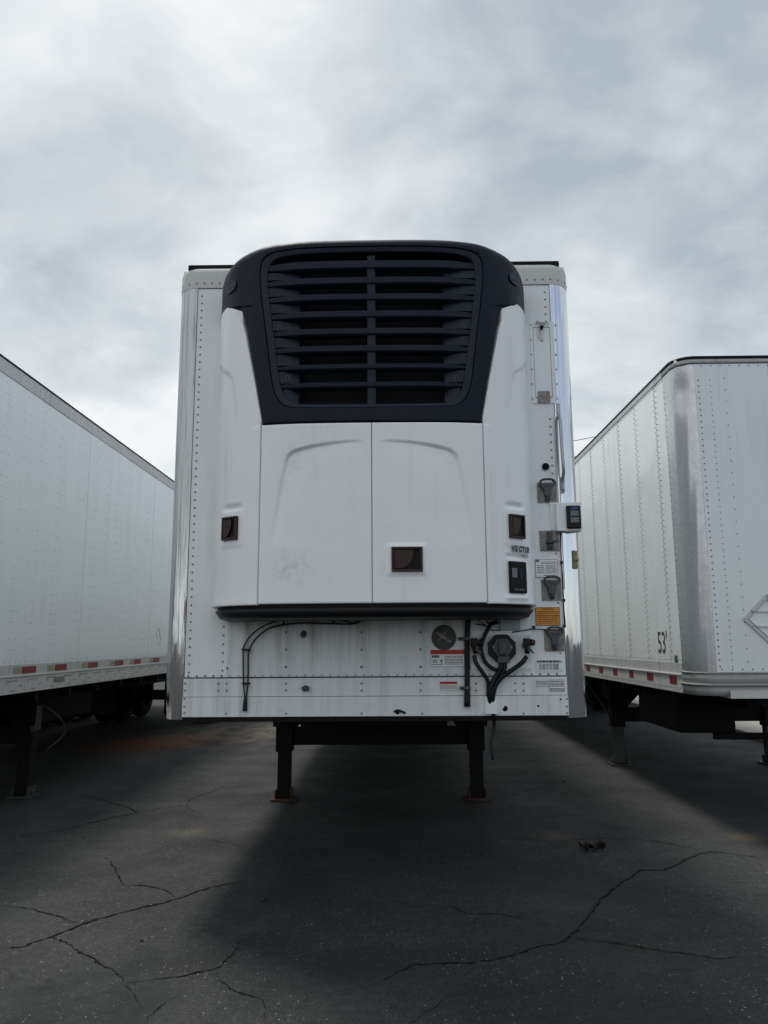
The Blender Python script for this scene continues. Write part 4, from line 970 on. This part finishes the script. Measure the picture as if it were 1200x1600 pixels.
# rounded corner post with its dented head, front wall of sheets
def rcorner(xc, sx):
    g = MB(); n = 14; R0 = .17; vs = []; rows = 40; cols = [(xc-sx*.02, YR)]
    for i in range(n+1): a = pi/2*i/n; cols.append((xc+sx*R0*sin(a), YR+R0-R0*cos(a)))
    cols.append((xc+sx*R0, YR+.35)); m_ = len(cols)
    for j in range(rows+1):
        z = 1.31+(4.018-1.31)*j/rows
        for i, (x, y) in enumerate(cols):
            k = exp(-((z-3.78)/.14)**2)*exp(-((i-8)/4.0)**2)*.035 + .004*sin(z*5+i)*exp(-((i-7)/5)**2)
            vs.append(V((x-sx*k*.7, y+k*.7, z)))
    g.add(vs, [(j*m_+i, j*m_+i+1, (j+1)*m_+i+1, (j+1)*m_+i) for j in range(rows) for i in range(m_-1)], True); return g
mat('corner_alloy', (.40, .40, .40), .36, .9); m = MT['corner_alloy']; t = m.node_tree; b = t.nodes['Principled BSDF']
a = noise(t, pos(t), 18, 6, .7); t.links.new(MIX(t, MAPR(t, a, .4, .75, 0, 1), (.54, .54, .55), (.50, .50, .50)), b.inputs['Base Color'])
bump(t, b, noise(t, pos(t), 9, 2), .003, .3); t.links.new(MAPR(t, a, .3, .7, .24, .34), b.inputs['Roughness'])
rcorner(XRL+.17, -1).build('corner_post', 'corner_alloy', TR_); rcorner(XRR-.17, 1).build('corner_post', 'corner_alloy', TR_)
fx = [XRL+.155, 3.36, 4.20, XRR-.155]
for a, b_ in zip(fx, fx[1:]): g = MB(); g.bx(a+.0015, b_-.0015, YR-.004, YR+.03, 1.315, 4.018); g.build('front_sheet', 'van_white', TR_)
def band(z0, z1, pr, nm, ms, top=False, y_end=.36):
    g = MB(); n = 12; R0 = .17; cols = []
    xl, xr = XRL+R0, XRR-R0
    cols.append((xl-R0-pr, YR+y_end))
    for i in range(n+1): a = pi/2*(1-i/n); cols.append((xl-(R0+pr)*sin(a), YR+R0-(R0+pr)*cos(a)))
    for i in range(n+1): a = pi/2*i/n; cols.append((xr+(R0+pr)*sin(a), YR+R0-(R0+pr)*cos(a)))
    cols.append((xr+R0+pr, YR+y_end)); m_ = len(cols); vs = []
    inn = [(min(max(x, XRL+.03), XRR-.03), max(y, YR+.05)) for x, y in cols]
    for z, C in ((z0, inn), (z0, cols), (z1, cols), (z1, inn)): vs += [V((x, y, z)) for x, y in C]
    g.add(vs, [(j*m_+i, j*m_+i+1, (j+1)*m_+i+1, (j+1)*m_+i) for j in range(3) for i in range(m_-1)]); 
    for f in g.bm.faces: f.smooth = abs(f.normal.z) < .5
    return g.build(nm, ms, TR_)
band(1.12, 1.20, .010, 'front_rail', 'rail_dark'); band(1.20, 1.218, .026, 'front_rail', 'rail_dark'); band(1.218, 1.300, .008, 'front_rail', 'rail_dark'); band(1.300, 1.313, .016, 'front_rail', 'rail_dark')
band(4.019, 4.026, .004, 'joint_sealant', 'seam_dark'); band(4.027, 4.066, .010, 'front_cap', 'rail_alloy'); band(4.066, 4.089, .018, 'front_cap', 'frame_black')
g = MB()
def rvs(y, z, r=.0075): g.dome((XS-.0012, y, z), NS, r, .004, 5)
def rvf(x, z, r=.0075): g.dome((x, YR-.004, z), NF, r, .004, 6)
for k, y in enumerate(sm[1:14]):
    z = zpan+.03
    while z < zcap-.02: rvs(y+.022, z); rvs(y-.024, z+.02); rvs(y-.06, z+.01, .0045) if k < 7 else None; z += .055
y = 7.0
while y < 15: rvs(y, zpan+.02, .0055); rvs(y, zcap-.02, .0055); rvs(y, zpan+.10, .004) if int(y*20) % 3 == 0 else None; g.dome((XS-.012, y+.02, 1.16), NS, .007, .005, 5); y += .055
z = 1.36
while z < 3.92: g.dome((XRL, YR+.335, z), NS, .006, .004, 5); rvf(XRL+.185, z); rvf(2.84, z, .006); z += .0545
z = 1.4
while z < 3.9: rvf(2.97, z, .006); rvf(3.38, z, .006); rvf(3.9, z, .006); rvf(4.4, z, .006); z += .108
x = XRL+.2
while x < XRR-.2: rvf(x, 1.335, .0075); rvf(x+.02, 4.000, .0065); x += .085
g.build('rivets', 'rivet_dark', TR_, kind='stuff')
g = MB(); g.bx(XS+.008, XS+.012, 7.0, 22.6, zpan, zcap); g.build('seam_backing', 'seam_dark', TR_)  # dark sheet added behind the panels so the open seams read dark
for (x0_, x1_, py) in ((1049, 1060, 1067), (1013.5, 1023, 1062), (985.5, 992, 1057), (960, 966.5, 1055), (938, 944, 1052), (918, 924, 1048)):
    a, b_ = atX(x0_, py, XS).y, atX(x1_, py, XS).y; g = MB(); g.bx(XS-.0140, XS-.0125, b_, a, 1.188, 1.262); g.build('reflective_tape', 'tape_red', TR_)
# the black 53' and the green strip
g = MB(); p = atX(1028.5, 1020, XS-.003); q = atX(1029, 987, XS-.003); hgt = q.z-p.z
text("53'", hgt/.70, (XS-.003, p.y, p.z), (0, -1, 0), (0, 0, 1), g, off=.003, xs=.80); g.build('lettering', 'print_dark', TR_)
a = atX(1057, 1033, XS); b_ = atX(1057, 1045, XS); g = MB(); g.bx(XS-.003, XS-.0016, a.y-.035, a.y+.035, 1.355, 1.445); g.build('green_sticker', 'print_green', TR_)
# diamond placard holder
c = atY(1200, 967, YR); g = MB(); hd = .205
ph = None
def fr(a, b_, w_=.016): g.bar((c.x+a[0], YR-.012, c.z+a[1]), (c.x+b_[0], YR-.012, c.z+b_[1]), w_, .014, (0, 1, 0))
for a, b_ in (((-hd, 0), (0, hd)), ((0, hd), (hd, 0)), ((hd, 0), (0, -hd)), ((0, -hd), (-hd, 0))): fr(a, b_)
for a, b_ in (((-.168, 0), (0, .168)), ((0, .168), (.168, 0)), ((.168, 0), (0, -.168)), ((0, -.168), (-.168, 0))): fr(a, b_, .006)
for z in (.062, -.062): fr((-hd+.06, z), (hd-.06, z), .010)
g.build('placard_holder', 'rivet_white', TR_)
# front steps and light bar under the front rail
a = atY(1141, 1077, YR-.05); g = MB(); g.bx(a.x, a.x+1.6, YR-.05, YR+.15, 1.10, 1.118, .003); g.bx(a.x, a.x+1.6, YR-.052, YR-.044, 1.10, 1.165, .002); g.build('coupler_lip', 'cap_alloy', TR_)
landing(TR_, 2.90, 4.86, 10.37, 1.12, 'grey_steel', 'grey_steel'); bogie(TR_, 3.85, 18.2, 1.12)
beams(TR_, XRL+.05, XRR-.05, [7.4+k*.8 for k in range(13)], 1.03, 1.135)
for x in (3.25, 4.45): g = MB(); g.bx(x-.06, x+.06, 7.2, 11.6, .96, 1.11); g.build('chassis_rail', 'frame_black', TR_)
g = MB(); g.bx(2.86, 3.42, 8.0, 9.3, .66, 1.10, .02); g.build('tool_box', 'frame_black', TR_)
for a, b_ in (((2.95, 10.2, 1.05), (3.4, 8.0, .62)), ((2.9, 12.2, 1.08), (2.9, 10.4, .55))): g = MB(); g.bar(a, b_, .06, .05); g.build('diagonal_brace', 'frame_black', TR_)
g = MB(); g.bx(3.2, 5.1, 7.98, 8.05, .60, .66); g.bar((3.9, 8.02, .66), (4.5, 8.02, 1.08), .04, .04); g.bar((4.3, 8.02, 1.08), (4.85, 8.02, .66), .04, .04); g.bx(4.75, 4.87, 7.95, 8.10, .35, 1.1); g.build('support_frame', 'frame_black', TR_)

# ================================================================ SMALL THINGS ON THE ASPHALT
c = atZ(923, 1328); g = MB(); rr = random.Random(11)
for k in range(9):
    L = rr.uniform(.06, .12); wd = rr.uniform(.03, .05); an = rr.uniform(0, 2*pi); cx, cy = c.x+rr.uniform(-.10, .10), c.y+rr.uniform(-.06, .06); cz = .004+rr.uniform(0, .012); cu = rr.uniform(.01, .03)
    vs = []; n_ = 6
    for i in range(n_+1):
        u_ = i/n_-.5; ww = wd*sin(pi*(i+.3)/(n_+.6))
        for sgn in (-1, 0, 1):
            lx, ly = u_*L, sgn*ww*.5; vs.append(V((cx+lx*cos(an)-ly*sin(an), cy+lx*sin(an)+ly*cos(an), cz+cu*abs(sgn)*(.6+.8*rr.random())+cu*(2*u_)**2)))
    g.add(vs, [(3*i+j, 3*i+j+1, 3*i+j+4, 3*i+j+3) for i in range(n_) for j in range(2)], True)
tag(g.build('dead_leaves', 'leaf_brown'), 'small clump of curled dead brown leaves on the asphalt right of the middle trailer', 'leaves')
c = atZ(1003, 1480); g = MB()
for k in range(16):
    an = rr.uniform(0, 2*pi); L = rr.uniform(.012, .045); h = rr.uniform(.004, .014); d = V((cos(an), sin(an)*.5, 0)); n_ = V((-d.y, d.x, 0))*.006
    g.add([c-n_, c+n_, c+d*L*.6+n_*1.2+V((0, 0, h)), c+d*L*.6-n_*1.2+V((0, 0, h)), c+d*L+V((0, 0, h*.5))], [(0, 1, 2, 3), (3, 2, 4)])
tag(g.build('weed', 'weed_green'), 'tiny green weed sprouting from a crack in the asphalt', 'weed')
for (px, py, r_, lab) in ((411, 1407, .020, 'small dark stone on the asphalt in front of the middle trailer'), (221, 1471, .010, 'tiny pebble beside the crack at the lower left'), (881, 1222, .016, 'small pebble on the asphalt between the middle and right trailers')):
    c = atZ(px, py); t_ = bmesh.new(); bmesh.ops.create_icosphere(t_, subdivisions=2, radius=r_)
    g = MB(); g.add([V((v.co.x*rr.uniform(.9, 1.3), v.co.y*rr.uniform(.8, 1.1), v.co.z*.6))+c+V((0, 0, r_*.4)) for v in t_.verts], [[v.index for v in f.verts] for f in t_.faces]); t_.free()
    tag(g.build('stone', 'stone_grey'), lab, 'stone')
# overhead wires behind the trailers, on their two poles
pl = []
for X, Y, H, lab in ((7.6, 40, 11.4, 'wooden utility pole behind the middle trailer'), (19.0, 40, 13.4, 'wooden utility pole behind the right trailer')):
    P = thing('utility_pole', (X, Y, 0), lab, 'utility pole'); g = MB(); g.cyl((X, Y, 0), (X, Y, H), .16, .11, 14); g.build('pole', 'wood_pole', P)
    g = MB(); g.bx(X-.06, X+.06, Y-.9, Y+.9, H-.35, H-.23, .01); g.build('crossarm', 'wood_pole', P); pl.append(V((X, Y, H-.2)))

za, zb2_ = atY(897, 684, 40), atY(945, 672, 40); sl = (zb2_.z-za.z)/(zb2_.x-za.x); zc1 = atY(897, 709, 40).z-za.z
for dz, lab in ((0, 'upper thin overhead wire crossing the sky behind the right trailer'), (zc1, 'lower thin overhead wire just above the right trailer roof')):
    L = [V((X, 40, za.z+dz+sl*(X-za.x)-.5*sin(pi*(X-7.6)/11.4)*.6)) for X in [7.6+11.4*k/16 for k in range(17)]]
    g = MB(); g.tube(L, .018, 5, 1); tag(g.build('overhead_wire', 'cable_black'), lab, 'wire', 'overhead wires')
# box trailer added beyond the left one to darken the ground beneath
def copy_tree(o, parent=None):
    c = o.copy(); col_link(c); c.parent = parent
    for ch in list(o.children): copy_tree(ch, c)
    return c
T4 = copy_tree(TL_); T4.location.x -= 3.0; T4.location.y -= .4; T4['label'] = 'farther box trailer added left of the left one to darken the ground, only its underside in view'
# brick warehouse across the yard behind the lens, mirrored in the polished corner posts
m, t, b = mat('brick_brown', (.20, .10, .075), .85)
B = thing('warehouse', (-11, -50, 0), 'low brown brick warehouse across the yard, behind the viewpoint', 'warehouse')
g = MB(); g.bx(-26, 4, -56, -44, 0, 4.8); g.build('wall', 'brick_brown', B)
g = MB(); g.bx(-26.3, 4.3, -56.3, -43.7, 4.8, 5.1); g.build('roof', 'rail_alloy', B)
for k in range(6): g = MB(); g.bx(-24+k*4.6, -21+k*4.6, -43.99, -43.93, .0, 3.4); g.build('loading_door', 'wall_white', B)

T5 = copy_tree(TL_); T5.location.x -= 6.1; T5.location.y += .5; T5['label'] = 'farthest box trailer on the left, added to darken the ground, hidden but for its dark underside'  # second extra trailer, put there to shade the ground at the left
for P_, xs_ in ((TL_, (-5.9, -3.75)),):
    for xa_ in xs_: g = MB(); g.bx(xa_-.02, xa_+.6*(1 if xa_ < -5 else -1), 14.9, 14.93, .25, 1.12); g.build('mud_flap', 'rubber', P_)  # flaps added to darken the view under the left van
g = MB(); g.bx(-5.3, -4.3, 9.4, 11.2, .62, 1.02, .03); g.build('tool_box', 'frame_black', TL_)  # box added to fill the left van's underside with dark
